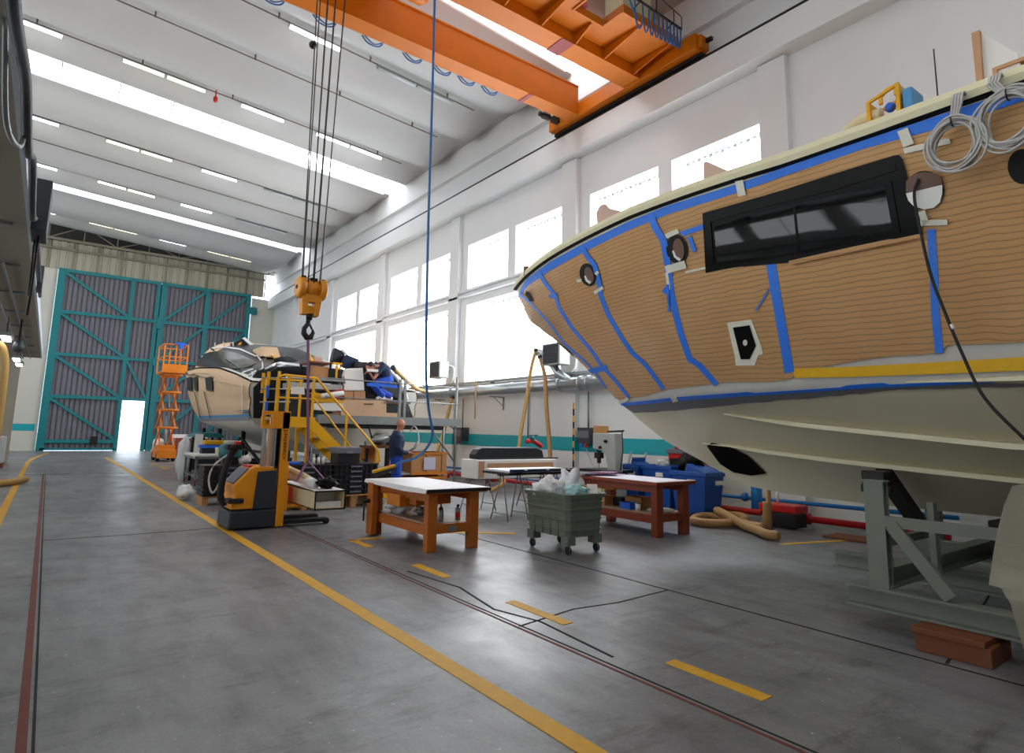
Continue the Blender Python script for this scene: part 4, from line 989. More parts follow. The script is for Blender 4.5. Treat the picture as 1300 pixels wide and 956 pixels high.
MB().box(x0+.012, x1-.012, ya+.35, ya+.37, za+.012, zb-.012).box(x0+.02, x1-.02, ya+.1, ya+.34, za+.012, za+.1).build('inner_lining', 'plastic_white', t2)
MB().box(x0-.003, x0, 10.28, 10.5, .36, .58).build('red_sticker', 'red_paint', t2)
tag(MB().sheet([[(x0-.0, ya+.02, zb+.004), (x0+.0, yb, zb+.03)], [(x1, ya+.02, zb+.004), (x1, yb, zb+.03)]], .004, False).build('white_sheet', 'white_sheet'), 'white sheet lying on top of the cream duct section', 'sheet')
t = thing('rolled_tarpaulin', 'rolled white tarpaulin lying on the cream duct section', 'roll', (3.4, 10, .62))
MB().tube(spline([(3.38, 9.55, .69), (3.40, 9.9, .70), (3.36, 10.3, .73), (3.30, 10.7, .78)]), [.075]*25, 12).build('roll', 'white_sheet', t)
MB().tube(spline([(3.46, 9.6, .66), (3.36, 10.0, .78), (3.26, 10.4, .86), (3.22, 10.8, .92)]), [.05]*25, 10).build('inner_roll', 'beige_carton', t)
tag(crumple(.13, (3.56, 9.46, .70), (1.1, .9, .65), 8, 22, .5).build('black_bag', 'black_film'), 'crumpled black plastic bag on the cream duct section', 'bag')

# ================================================================== WORKBENCHES
def bench(nm, lab, x0, x1, y0, y1, zt, leg, mt, vise):
    t = thing(nm, lab, 'workbench', ((x0+x1)/2, (y0+y1)/2, 0))
    MB().box(x0-.06, x1+.10, y0-.05, y1+.04, zt-.09, zt-.035).build('top', mt, t, .006)
    lg = leg
    for (a, c) in ((x0, y0), (x1-lg, y0), (x0, y1-lg), (x1-lg, y1-lg)):
        MB().box(a, a+lg, c, c+lg*.8, 0, zt-.09).build('leg', mt, t, .008)
    for yy in (y0+.02, y1-lg*.8+.02): MB().box(x0+lg, x1-lg, yy, yy+.05, .22, .34).build('rail', mt, t, .004)
    for xx in (x0+.02, x1-.07): MB().box(xx, xx+.05, y0+lg*.8, y1-lg*.8, .20, .32).box(xx, xx+.05, y0+lg*.8, y1-lg*.8, zt-.2, zt-.09).build('rail', mt, t, .004)
    MB().box(x0+.07, x1-.07, y0+.08, y1-.06, .32, .345).build('shelf', 'shelf_board', t)
    if vise:
        MB().box(x0-.10, x0-.0, y1-.28, y1-.10, .02, zt-.06).build('vise_jaw', mt, t, .012)
        MB().lathe([(.02, 0), (.03, .02), (.03, .1), (.02, .12)], (x0-.2, y1-.19, zt-.32), 12, 'x').tube([(x0-.18, y1-.19, zt-.32-.28), (x0-.18, y1-.19, zt-.32+.05)], .012, 6).build('vise_screw', 'black_steel', t)
    return t
b1 = bench('workbench', 'orange wooden workbench with white top sheet, nearest to the camera', 4.0, 4.78, 7.06, 8.82, .82, .14, 'bench_wood', True)
dr = MB().box(3.94, 4.6, 7.75, 8.15, .50, .66).build('drawer', 'drawer_wood', b1, .01)
MB().box(4.06, 4.6, 7.5, 7.7, .54, .70).build('drawer_guide', 'bench_wood', b1)
MB().box(4.32, 4.44, 7.072, 7.078, .24, .31).build('tool_plate', 'grey_steel', b1)
t = thing('plastic_table_sheet', 'white sheet covering the top of the nearest orange workbench', 'sheet', (4.4, 7.9, .785))
MB().sheet([[(4.90, y, .79+.004*math.sin(y*9)) for y in (6.99, 7.6, 8.2, 8.88)], [(4.4, y, .795+.004*math.sin(y*7)) for y in (6.99, 7.6, 8.2, 8.88)], [(3.93, y, .792) for y in (6.99, 7.6, 8.2, 8.88)], [(3.915, y, .74+.012*math.sin(y*13)) for y in (6.99, 7.6, 8.2, 8.88)]], -.004, False).build('sheet_cover', 'white_sheet', t)
MB().box(3.95, 4.92, 6.985, 6.995, .75, .785).build('dark_edge', 'black_plastic', t)
tag(crumple(.17, (4.25, 8.35, .47), (1.2, 1.3, .75), 3, 26, .5).build('plastic_wrap', 'plastic_clear'), 'crumpled clear plastic film on the lower shelf of the nearest bench', 'plastic film')
tag(crumple(.09, (4.44, 7.95, .405), (1.4, 1.2, .6), 13, 22, .6).build('crumpled_foil', 'grey_steel'), 'crumpled silver foil beside the clear film on the bench shelf', 'foil')
t = thing('glue_bottle', 'grey bottle with a black nozzle standing on the nearest bench shelf', 'bottle', (4.30, 7.25, .345))
MB().lathe([(.035, .345), (.04, .36), (.04, .48), (.03, .50)], (4.30, 7.25, 0), 14).build('body', 'grey_steel', t); MB().lathe([(.03, .50), (.03, .52), (.012, .54), (.008, .575)], (4.30, 7.25, 0), 12).build('nozzle', 'black_plastic', t)
t = thing('spray_can', 'grey can with a red label beside the right leg of the nearest bench', 'can', (4.585, 7.28, .345))
MB().lathe([(.035, .345), (.035, .5), (.02, .52)], (4.585, 7.28, 0), 14).build('body', 'grey_steel', t); MB().lathe([(.036, .38), (.036, .45)], (4.585, 7.28, 0), 14).build('label_band', 'red_paint', t); MB().lathe([(.02, .52), (.02, .55)], (4.585, 7.28, 0), 10).build('cap', 'black_plastic', t)

b2 = bench('workbench', 'dark red-brown wooden workbench behind the grey bin, with paper on top', 7.5, 8.28, 6.28, 8.0, .86, .15, 'bench_wood_dark', False)
MB().box(7.62, 8.2, 7.3, 7.78, .62, .76).build('drawer', 'drawer_wood', b2, .01)
tag(MB().sheet([[(7.48, 6.32, .828), (7.46, 7.95, .828)], [(8.3, 6.28, .828), (8.28, 7.9, .828)]], -.003, False).build('paper_sheet', 'lilac_sheet'), 'pale lilac paper covering the dark bench top', 'paper')
t = thing('fabric_offcuts', 'dark purple cloth lying folded at the far end of the dark bench', 'cloth', (7.6, 7.8, .83))
for k in range(3): crumple(.2, (7.66+.08*k, 7.78-.06*k, .845+.012*k), (1.3, 1.0, .12), 20+k, 20, .35).build('cloth_layer', 'black_plastic' if k == 0 else 'purple_webbing', t)
for nm, lab, cat, bx, mt in (('cardboard_box', 'open carton with white parts on the lower shelf of the dark bench', 'box', (7.62, 7.85, 7.5, 7.8, .345, .50), 'carton'),
                             ('parts_bin', 'small blue plastic bin on the lower shelf of the dark bench', 'bin', (7.58, 7.78, 6.9, 7.12, .345, .45), 'blue_bright'),
                             ('cardboard_box', 'brown carton behind the blue bin on the dark bench shelf', 'box', (7.85, 8.1, 6.9, 7.25, .345, .52), 'carton'),
                             ('white_tub', 'small white tub beside the blue bin on the dark bench shelf', 'tub', (7.6, 7.69, 6.74, 6.83, .345, .46), 'white_board'),
                             ('paper_stack', 'white papers on the near end of the dark bench shelf', 'papers', (7.75, 8.1, 6.42, 6.7, .345, .37), 'white_board'),
                             ('power_tool_case', 'black tool case on the lower shelf of the dark bench', 'case', (7.8, 8.05, 7.3, 7.48, .345, .47), 'black_plastic')):
    x0, x1, ya, yb, za, zb = bx; th = .012; tt = thing(nm, lab, cat, ((x0+x1)/2, (ya+yb)/2, za))
    if nm in ('paper_stack', 'power_tool_case'):
        MB().box(*bx).build('body', mt, tt, .008); MB().box(x0+.02, x1-.02, ya+.02, yb-.02, zb, zb+.012).build('lid', mt, tt)
    elif nm == 'white_tub':
        MB().lathe([(.04, za), (.045, zb-.01)], ((x0+x1)/2, (ya+yb)/2, 0), 14).build('body', mt, tt); MB().lathe([(.048, zb-.01), (.048, zb)], ((x0+x1)/2, (ya+yb)/2, 0), 14).build('lid', 'grey_steel', tt)
    else:
        MB().box(x0, x1, ya, yb, za, za+th).box(x0, x0+th, ya, yb, za+th, zb).box(x1-th, x1, ya, yb, za+th, zb).box(x0+th, x1-th, ya, ya+th, za+th, zb).box(x0+th, x1-th, yb-th, yb, za+th, zb).build('body', mt, tt)
        crumple(.06, ((x0+x1)/2, (ya+yb)/2, zb-.04), (1.2, 1.2, .6), 5+x0, 14, .5).build('contents', 'white_board' if 'white' in lab else 'dark_rubber', tt)

# ------------------------------------------------------------------ grey wheeled bin
t = thing('wheeled_bin', 'grey green ribbed plastic bin on four castors', 'bin', (5.72, 6.38, 0))
x0, x1, ya, yb = 5.42, 6.02, 5.98, 6.80
def taper(z): return .035*(z-.2)/.55
rows = []
prof = [(.20, 0), (.24, 0)]
b = MB(); zz = [.22, .30, .305, .42, .425, .545, .55, .62, .625, .70, .705, .76]
def ring(z, e=0):
    q = taper(z)+e; r = .05
    return [Vector((x0-q+r, ya-q, z)), Vector((x1+q-r, ya-q, z)), Vector((x1+q, ya-q+r, z)), Vector((x1+q, yb+q-r, z)), Vector((x1+q-r, yb+q, z)), Vector((x0-q+r, yb+q, z)), Vector((x0-q, yb+q-r, z)), Vector((x0-q, ya-q+r, z))]
R_ = [ring(z, .012 if i % 2 == 0 and i else 0) for i, z in enumerate(zz)]
R_ = [ring(.22), ring(.30), ring(.30, .014), ring(.315, .014), ring(.315), ring(.43), ring(.43, .014), ring(.445, .014), ring(.445), ring(.56), ring(.56, .014), ring(.575, .014), ring(.575), ring(.64), ring(.64, .014), ring(.655, .014), ring(.655), ring(.71), ring(.71, .02), ring(.76, .03), ring(.76, -.02), ring(.26, -.02)]
vs = [v for r in R_ for v in r]; n = 8
b.add(vs, [(i*n+k, i*n+(k+1) % n, (i+1)*n+(k+1) % n, (i+1)*n+k) for i in range(len(R_)-1) for k in range(n)]+[tuple(reversed(range(n))), tuple((len(R_)-1)*n+k for k in range(n))])
for f in (.22, .4, .6, .8):
    for s_ in (0, 1):
        X_ = x0-.02 if s_ == 0 else x1+.005; Yv = ya+(yb-ya)*f; b.box(X_, X_+.016, Yv-.006, Yv+.006, .22, .74)
for f in (.25, .5, .75):
    Xv = x0+(x1-x0)*f; b.box(Xv-.006, Xv+.006, ya-.02, ya-.002, .22, .7)
b.build('bin_body', 'bin_plastic', t)
for a, c in ((x0, ya), (x1, ya), (x0, yb), (x1, yb)):
    sx = 1 if a == x0 else -1; sy = 1 if c == ya else -1
    MB().prism([(a-.005*sx, c-.005*sy), (a+.13*sx, c-.005*sy), (a+.13*sx, c+.13*sy), (a-.005*sx, c+.13*sy)], 'xy', .12, .24).build('foot', 'bin_plastic', t, .004)
    w_ = MB().lathe([(.045, -.015), (.055, -.012), (.055, .012), (.045, .015)], (a+.05*sx, c+.05*sy, .056), 16, 'x').box(a+.05*sx-.012, a+.05*sx+.012, c+.05*sy-.01, c+.05*sy+.05, .06, .12)
    cs = w_.build('castor', 'grey_steel', t); MB().lathe([(.046, -.017), (.0555, -.010), (.0555, .010), (.046, .017)], (a+.05*sx, c+.05*sy, .056), 16, 'x').build('tyre', 'dark_rubber', cs)
for nm, lab, c, r, sc, mt, sd in (('plastic_bag', 'white plastic bag bulging at the left of the grey bin', (5.60, 6.55, .78), .2, (1, 1.1, .75), 'plastic_white', 1), ('plastic_bag', 'white plastic bag standing tallest in the middle of the grey bin', (5.84, 6.40, .83), .19, (.9, .9, 1.1), 'plastic_white', 7),
                                  ('plastic_bag', 'pale mint crumpled bag at the front of the grey bin', (5.70, 6.12, .77), .15, (1.2, .8, .5), 'plastic_mint', 5)):
    tag(crumple(r, c, sc, sd, 26, .55).build(nm, mt), lab, 'bag')
tag(MB().bar((5.92, 6.05, .74), (5.98, 6.12, .86), .14, .01).build('carton_flap', 'white_board'), 'white card flap sticking out of the right corner of the grey bin', 'card')
tag(crumple(.07, (5.95, 6.22, .80), (1, 1, .7), 31, 16, .5).build('brown_paper', 'carton'), 'crumpled brown paper beside the mint bag in the grey bin', 'paper')

# ------------------------------------------------------------------ trestles with panels
def trestle(x, y, zt, lab, h=.5, sx=.55):
    t = thing('trestle', lab, 'trestle', (x, y, 0), 0, 'grey steel trestles under the panels')
    for s_ in (-1, 1):
        for q_ in (-1, 1): MB().tube([(x+s_*sx*.5-.04*s_, y+q_*.02, zt), (x+s_*sx*.5, y+q_*.26, 0)], .012, 6).build('leg', 'grey_steel', t)
        MB().tube([(x+s_*sx*.5, y-.22, .12), (x+s_*sx*.5, y+.22, .12)], .009, 6).build('brace', 'grey_steel', t)
    MB().box(x-sx*.5-.05, x+sx*.5+.05, y-.025, y+.025, zt-.04, zt).build('beam', 'grey_steel', t)
trestle(6.72, 8.95, .80, 'grey steel trestle under the near dark-edged panel, left end', sx=.45); trestle(7.62, 8.95, .80, 'grey steel trestle under the near dark-edged panel, right end', sx=.4)
trestle(6.95, 10.3, .62, 'grey steel trestle under the white long box, left end', sx=.5); trestle(8.35, 10.3, .62, 'grey steel trestle under the white long box, right end', sx=.5)
t = thing('dark_edged_panel', 'long white covered panel with black edge lying on trestles behind the bench', 'panel', (7.2, 8.95, .8))
MB().box(6.38, 7.98, 8.55, 9.35, .80, .84).build('panel_board', 'black_plastic', t, .006); MB().box(6.42, 7.94, 8.58, 9.33, .84, .875).build('panel_cover', 'white_sheet', t, .004)
MB().box(6.40, 7.9, 8.50, 8.55, .85, .90).build('panel_rail', 'navy_cloth', t, .004)
for k in range(3): MB().bar((6.55+.5*k, 8.7, .89), (6.75+.5*k, 8.5, .885), .1, .012).build('protective_strip', 'white_board', t)
t = thing('white_long_box', 'long white box with a wood inlay on its side, lying on trestles', 'box', (7.7, 10.3, .62))
MB().box(6.72, 8.72, 10.0, 10.6, .62, .98).build('box_body', 'white_board', t, .012); MB().box(6.95, 8.62, 9.985, 10.0, .74, .92).build('wood_inlay', 'plywood', t); MB().box(6.74, 6.86, 9.98, 10.0, .66, .96).build('end_block', 'plywood', t)
t = thing('black_cover_panel', 'curved black panel standing on top of the white long box', 'panel', (7.7, 10.4, .98))
MB().prism([(6.80, .99), (6.80, 1.08), (6.88, 1.18), (6.98, 1.22), (8.35, 1.22), (8.50, 1.16), (8.55, .99)], 'xz', 10.2, 10.45).build('panel_body', 'black_plastic', t, .02); MB().box(6.85, 8.9, 10.15, 10.2, .985, 1.01).build('bottom_strip', 'forklift_grey', t)
t = thing('red_hand_tool', 'red and green electric hand tool lying on the black curved panel', 'power tool', (8.4, 10.3, 1.22))
MB().tube(spline([(8.15, 10.3, 1.34), (8.3, 10.3, 1.36), (8.48, 10.3, 1.28), (8.55, 10.3, 1.24)]), .05, 8).build('handle', 'red_paint', t); MB().ball((8.28, 10.3, 1.40), .075).box(8.24, 8.42, 10.26, 10.34, 1.45, 1.48).build('motor', 'teal_plastic', t)

# ------------------------------------------------------------------ right wall services
t = thing('extraction_duct', 'silver round extraction duct running along the wall under the windows', 'duct', (10.95, 13, 2.8))
dx, dz, rr = 10.95, 2.82, .155
pr = MB().tube([(dx, 5.0, dz), (dx, 12.4, dz)], rr+.02, 20).tube([(dx, 12.4, dz), (dx, 20.6, dz-.02)], rr, 20); pr.build('duct_tube', 'duct_steel', t)
for y in (6.5, 8.6, 10.7, 11.3, 11.6, 12.4, 12.9, 14.6, 16.3, 18.0, 19.7): MB().tube([(dx, y-.02, dz), (dx, y+.02, dz)], rr+(.035 if y < 12.5 else .015), 20).build('duct_collar', 'duct_steel', t)
MB().tube([(dx, 12.1, dz+.1), (dx-.02, 12.5, 3.15), (dx-.05, 12.95, 3.65), (dx-.08, 13.2, 3.78), (dx-.1, 13.35, 3.72)], [.11, .11, .10, .09, .07], 14).build('branch_duct', 'duct_steel', t)
for y in (7.5, 10.0, 15.6, 19.0): MB().bar((W, y, 2.60), (10.85, y, 2.60), .05, .03).bar((W-.02, y, 2.2), (W-.02, y, 2.6), .04).bar((W, y, 2.3), (11.0, y, 2.6), .02).build('bracket', 'grey_steel', t)
t = thing('cable_tray', 'thin grey cable tray running along the wall above the silver duct', 'cable tray', (11.25, 13, 3.0))
MB().box(11.15, 11.3, 5, 30, 3.09, 3.12).box(11.14, 11.16, 5, 30, 3.09, 3.16).build('tray', 'grey_steel', t)
for y in (7, 12.9, 16, 19): MB().box(11.15, W-.1, y-.02, y+.02, 3.05, 3.09).build('tray_bracket', 'grey_steel', t)
def hose(lab, pts, r=.05, mt='hose_beige'):
    tt = thing('suction_hose', lab, 'hose', tuple(pts[-1])); MB().tube(spline(pts), r, 10).build('hose_body', mt, tt)
    MB().tube([pts[0], Vector(pts[0])+(Vector(pts[0])-Vector(pts[1])).normalized()*.08], r*1.25, 10).build('hose_cuff', 'forklift_grey', tt)
hose('beige suction hose hanging from the duct elbow down behind the white long box', [XP(680, 446, 10.8), XP(674, 470, 10.7), XP(668, 510, 10.5), XP(661, 550, 10.2), XP(655, 575, 10.0), (9.95, 14.0, .4), XP(640, 612, 9.3), XP(622, 624, 8.9)])
hose('beige suction hose hanging from the duct elbow behind the red hand tool', [XP(686, 455, 10.8), XP(692, 480, 10.78), XP(694, 520, 10.7), XP(697, 555, 10.6), XP(699, 590, 10.5), XP(701, 625, 10.2)], .055, 'hose_tan')
hose('beige suction hose hanging from the far end of the silver duct', [XP(574, 506, 10.8), XP(570, 520, 10.7), XP(562, 552, 10.4), XP(552, 580, 10.0), XP(545, 595, 9.8)], .06)
hose('beige suction hose sloping up over the far boat platform', [YP(500, 468, 14.85), YP(506, 474, 15.0), YP(518, 485, 15.6), XP(530, 494, 9.6), XP(545, 499, 10.85)], .06)
t = thing('red_water_pipe', 'red fire pipe running along the floor at the foot of the right wall', 'pipe', (10.6, 12, .1))
MB().tube([(10.62, 3.5, .16), (10.62, 22, .16)], .055, 12).build('pipe', 'red_pipe', t)
b = MB()
for y in (5.6, 8.9, 12.7, 15.0, 17.2): b.tube([(10.62, y-.04, .16), (10.62, y+.04, .16)], .095, 12); b.box(10.59, 10.65, y+.3, y+.34, 0, .11)
b.build('flange', 'red_pipe', t)
t = thing('blue_air_pipe', 'blue air pipe running along the right wall', 'pipe', (11.2, 12, .3))
MB().tube([(11.0, 3.5, .40), (11.0, 9, .34), (11.05, 22, .28)], .035, 10).tube([(11.05, 9, .22), (11.05, 22, .16)], .02, 8).build('pipe', 'blue_pipe', t)
for y in (4.4, 8.0, 12, 16, 20): MB().box(11.0, W, y-.02, y+.02, .24, .27).build('pipe_bracket', 'grey_steel', t)
t = thing('blue_air_tank', 'small upright light blue cylinder on the blue pipe', 'tank', (10.95, 6.72, .15))
MB().lathe([(.06, .12), (.1, .17), (.1, .62), (.06, .67)], (10.9, 6.72, 0), 18).build('vessel', 'blue_pipe', t); MB().lathe([(.07, -.05), (.09, 0), (.07, .05)], (10.95, 7.0, .38), 12, 'y').build('valve', 'blue_pipe', t)
def ebox(y, z0, z1, wd, lab):
    tt = thing('socket_box', lab, 'electrical box', (W-.2, y, z0), 0, 'socket boxes on the right wall')
    MB().box(W-.3, W, y-wd/2, y+wd/2, z0, z1).build('case', 'box_dark', tt, .01); MB().box(W-.32, W-.3, y-wd/2+.03, y+wd/2-.03, z0+.15, z1-.08).build('breaker_row', 'box_grey', tt)
    MB().lathe([(.04, 0), (.045, .1)], (W-.26, y+wd*.2, z0-.09), 10).build('blue_socket', 'blue_bright', tt); MB().lathe([(.04, 0), (.045, .1)], (W-.26, y-wd*.15, z0-.09), 10).build('red_socket', 'red_paint', tt)
    MB().tube([(W-.12, y, z1), (W-.12, y, 2.62)], .025, 8).build('conduit', 'grey_steel', tt)
    MB().tube(spline([(W-.26, y-.05, z0-.08), (W-.25, y-.3, .75), (W-.24, y-.7, .62), (W-.3, y-1.0, .85)]), .012, 6).build('lead', 'grey_cable', tt)
ebox(11.68, 1.27, 1.68, .48, 'dark grey socket box on the teal stripe between the bandsaw and the hose'); ebox(17.8, 1.2, 1.64, .5, 'dark grey socket box on the teal stripe near the orange crates')
t = thing('hanging_strap', 'yellow and black striped pole leaning at the pillar beside the socket box', 'pole', (W-.16, 12.2, 0))
for k in range(12): MB().box(W-.17, W-.12, 12.17, 12.23, .3+.17*k, .3+.17*(k+1)).build('band', 'pendant_yellow' if k % 2 else 'dark_rubber', t)
MB().box(W-.15, W-.13, 12.18, 12.22, 0, .3).build('pole_foot', 'dark_rubber', t)
MB().tube([(W-.05, 14.35, 1.3), (W-.05, 14.35, 2.6)], .022, 6)
tag(MB().tube([(W-.05, 14.3, 1.35), (W-.05, 14.3, 2.66)], .022, 6).build('wall_conduit', 'grey_steel'), 'thin vertical grey conduit on the wall left of the duct hoses', 'conduit')
def heater(y, lab):
    tt = thing('unit_heater', lab, 'heater', (10.9, y, 3.3), 0, 'unit heaters in front of the windows')
    MB().box(10.62, 11.0, y-.36, y+.36, 3.33, 3.92).build('case', 'machine_grey', tt, .02)
    lv = MB().box(10.60, 10.62, y-.30, y+.30, 3.37, 3.88)
    for k in range(7): lv.bar((10.59, y-.29, 3.42+.07*k), (10.59, y+.29, 3.42+.07*k), .03, .012)
    lv.build('louvre', 'forklift_grey', tt)
    MB().tube([(10.85, y, 3.92), (10.85, y, 4.08)], .015, 6).tube([(10.85, y, 3.33), (10.85, y, 3.15)], .02, 6).build('mount', 'black_steel', tt)
    MB().bar((11.0, y, 3.6), (W-.05, y, 3.6), .05).bar((11.0, y, 3.75), (W-.05, y, 3.75), .05).build('wall_arm', 'grey_steel', tt)
    MB().tube(spline([(11.0, y-.3, 3.8), (11.15, y-.42, 3.7), (11.15, y-.4, 3.3), (11.1, y-.3, 3.15)]), .025, 6).build('flex_pipe', 'white_metal', tt)
heater(12.45, 'grey louvred unit heater in front of the window by the yacht bow'); heater(18.7, 'grey louvred unit heater between the windows left of the hanging hoses')
tag(MB().tube([(9.42, 5.6, 0.04), (9.42, 5.6, .72)], .04, 10).build('cardboard_tube', 'plywood'), 'upright pale tube standing beside the floor hose', 'tube')
t = thing('floor_hose', 'thick tan suction hose lying in loops on the floor under the yacht', 'hose', (9.8, 6.2, 0))
MB().tube(spline([(9.42, 5.62, .5), (9.40, 5.66, .15), (9.5, 5.9, .08), (9.8, 6.5, .08), (9.9, 7.0, .08), (9.6, 7.1, .08), (9.1, 6.8, .08), (9.2, 6.4, .08), (9.8, 6.3, .1), (10.15, 6.6, .12), (10.2, 7.0, .1), (9.9, 6.9, .2), (9.6, 6.5, .18), (9.35, 6.0, .09), (9.1, 5.6, .08), (8.9, 5.35, .08), (8.9, 5.15, .08)]), .07, 10).build('hose_body', 'hose_tan', t)
t = thing('toolbox', 'red and black plastic toolbox on the floor under the yacht', 'toolbox', (10.35, 5.9, 0))
MB().box(10.15, 10.5, 5.55, 6.2, .03, .27).build('box', 'black_plastic', t, .02); MB().box(10.13, 10.52, 5.53, 6.22, .27, .40).build('lid', 'red_paint', t, .02)
MB().lathe([(.05, 0), (.1, .01), (.1, .05)], (10.11, 6.08, .13), 14, 'x').build('wheel', 'grey_steel', t)
t = thing('sealant_tube', 'small white bottle with a red cap standing on the red toolbox', 'bottle', (10.3, 5.95, .4))
MB().lathe([(.025, .40), (.025, .55), (.01, .6)], (10.3, 5.95, 0), 10).build('body', 'white_board', t); MB().lathe([(.012, .6), (.02, .66)], (10.3, 5.95, 0), 8).build('cap', 'red_paint', t)
tag(MB().box(9.9, 10.4, 4.2, 5.0, .005, .03).build('floor_board', 'block_wood'), 'thin brown board lying on the floor near the wall', 'board')

def bin_blue(x0, x1, y0, y1, h, lab, lid):
    tt = thing('waste_bin', lab, 'bin', ((x0+x1)/2, (y0+y1)/2, 0)); cx, cy = (x0+x1)/2, (y0+y1)/2
    def rg(z, k): return [Vector((cx+(a-cx)*k, cy+(c-cy)*k, z)) for a, c in ((x0, y0), (x1, y0), (x1, y1), (x0, y1))]
    RR = [rg(.1, .82), rg(h-.08, .97), rg(h-.08, 1.03), rg(h, 1.03), rg(h, .94), rg(.16, .8)]; vs = [v for r in RR for v in r]
    MB().add(vs, [(i*4+k, i*4+(k+1) % 4, (i+1)*4+(k+1) % 4, (i+1)*4+k) for i in range(5) for k in range(4)]+[(3, 2, 1, 0), (20, 21, 22, 23)]).build('bin_body', 'blue_bin', tt, .008)
    for a, c in ((x0+.12, y0+.12), (x1-.12, y0+.12), (x0+.12, y1-.12), (x1-.12, y1-.12)): MB().box(a-.05, a+.05, c-.03, c+.03, 0, .12).build('foot', 'blue_bin', tt)
    MB().box(x0-.02+.02*0, x0+.0, cy-.18, cy+.0, h-.22, h-.14).xf(Matrix.Translation((.01, 0, 0))).build('label_plate', 'white_board', tt)
    MB().box(cx+.02, cx+.3, y0-.005, y0+.02, h-.24, h-.16).build('label_plate', 'white_board', tt)
    if lid: MB().prism([(y0+.05, h+.0), (y1-.3, h+.0), (y1-.35, h+.14), (y0+.2, h+.06)], 'yz', x0+.05, x1-.05).build('lid', 'blue_bin', tt)
bin_blue(9.78, 10.38, 7.05, 7.85, .86, 'blue plastic waste bin with a black bag, rightmost under the yacht bow', True)
bin_blue(9.98, 10.5, 8.0, 8.75, .92, 'blue plastic waste bin behind the right end of the dark bench', False)
bin_blue(9.98, 10.5, 8.85, 9.4, .90, 'blue plastic waste bin farthest left behind the dark bench', True)
tag(crumple(.27, (10.15, 7.65, .98), (.8, 1.0, .75), 12, 20, .4).build('black_bag', 'black_film'), 'black plastic bag bulging out of the rightmost blue bin', 'bag')
tag(crumple(.13, (10.25, 8.4, .95), (1, 1.1, .8), 15, 18, .5).build('clear_bag', 'plastic_clear'), 'crumpled clear plastic on top of the blue bin behind the dark bench', 'bag')
t = thing('red_tool_trolley', 'red and grey tool trolley by the wall under the yacht bow', 'tool trolley', (10.7, 8.4, 0))
MB().box(10.72, 11.1, 7.95, 8.65, .05, 1.15).build('cabinet', 'red_paint', t, .01); MB().box(10.69, 11.12, 7.9, 8.69, 1.15, 1.24).build('top_tray', 'box_grey', t, .01)
MB().box(10.70, 10.72, 8.15, 8.6, .75, 1.05).build('opening', 'hole_black', t); MB().bar((10.95, 8.63, 1.24), (10.95, 8.63, 1.75), .04).bar((10.95, 8.1, 1.24), (10.95, 8.1, 1.75), .12, .04).bar((10.95, 8.6, 1.7), (10.95, 8.2, 1.26), .05).build('rack_frame', 'red_paint', t)
MB().box(11.0, 11.03, 8.1, 8.63, 1.24, 1.7).build('rack_net', 'teal_plastic', t)

t = thing('bandsaw', 'old grey bandsaw machine standing at the wall behind the dark bench', 'bandsaw', (9.4, 9.2, 0))
MB().box(9.2, 9.75, 8.95, 9.4, 0, .72).build('base', 'machine_grey', t, .02)
MB().prism([(8.86, 1.55), (9.50, 1.55), (9.50, 1.22), (9.22, 1.18), (9.12, 1.08), (9.06, .76), (8.84, .76)], 'yz', 9.3, 9.52).build('frame', 'machine_grey', t, .02)
MB().box(9.15, 9.85, 8.85, 9.75, .74, .80).build('table', 'black_plastic', t, .005); MB().box(9.38, 9.42, 9.37, 9.45, .92, 1.26).box(9.34, 9.46, 9.33, 9.49, 1.02, 1.14).build('blade_guide', 'black_steel', t); MB().box(9.395, 9.405, 9.40, 9.42, .8, 1.0).build('blade', 'grey_steel', t)
for y, z in ((9.1, 1.38), (9.26, 1.25)): MB().lathe([(.03, 0), (.035, .05)], (9.25, y, z), 10, 'x').build('knob', 'black_steel', t)
MB().lathe([(.045, 0), (.05, .03)], (9.36, 9.5, 1.36), 10, 'y').build('knob', 'black_steel', t)
MB().tube([(9.4, 8.7, 1.60), (9.4, 9.15, 1.58)], .02, 6).tube([(9.4, 8.75, 1.6), (9.4, 8.73, 1.2), (9.4, 8.8, .8)], .012, 6).build('lamp_arm', 'black_steel', t)
MB().box(9.32, 9.5, 9.22, 9.5, 1.55, 1.70).build('motor_box', 'carton', t, .005)
tag(MB().prism([(9.5, 0), (9.85, 0), (9.62, 1.3), (9.4, 1.25)], 'yz', 9.95, 9.98).build('hardboard_offcut', 'plywood_pale'), 'tall pale board leaning behind the bandsaw', 'board')
tag(MB().box(9.0, 9.1, 8.95, 9.25, 0, .62).build('white_plank_box', 'cream_paint'), 'narrow cream box standing below the bandsaw table', 'box')
t = thing('folding_ladder', 'small grey step ladder leaning at the wall right of the bandsaw', 'ladder', (10.6, 9.6, 0))
for yy in (9.65, 10.1): MB().bar((10.75, yy, 0), (11.1, yy-.05, 1.12), .05, .03).build('stile', 'machine_grey', t)
for k in range(4): MB().bar((10.8+.09*k, 9.65, .25+.25*k), (10.8+.09*k, 10.08, .25+.25*k), .08, .03).build('step', 'machine_grey', t)

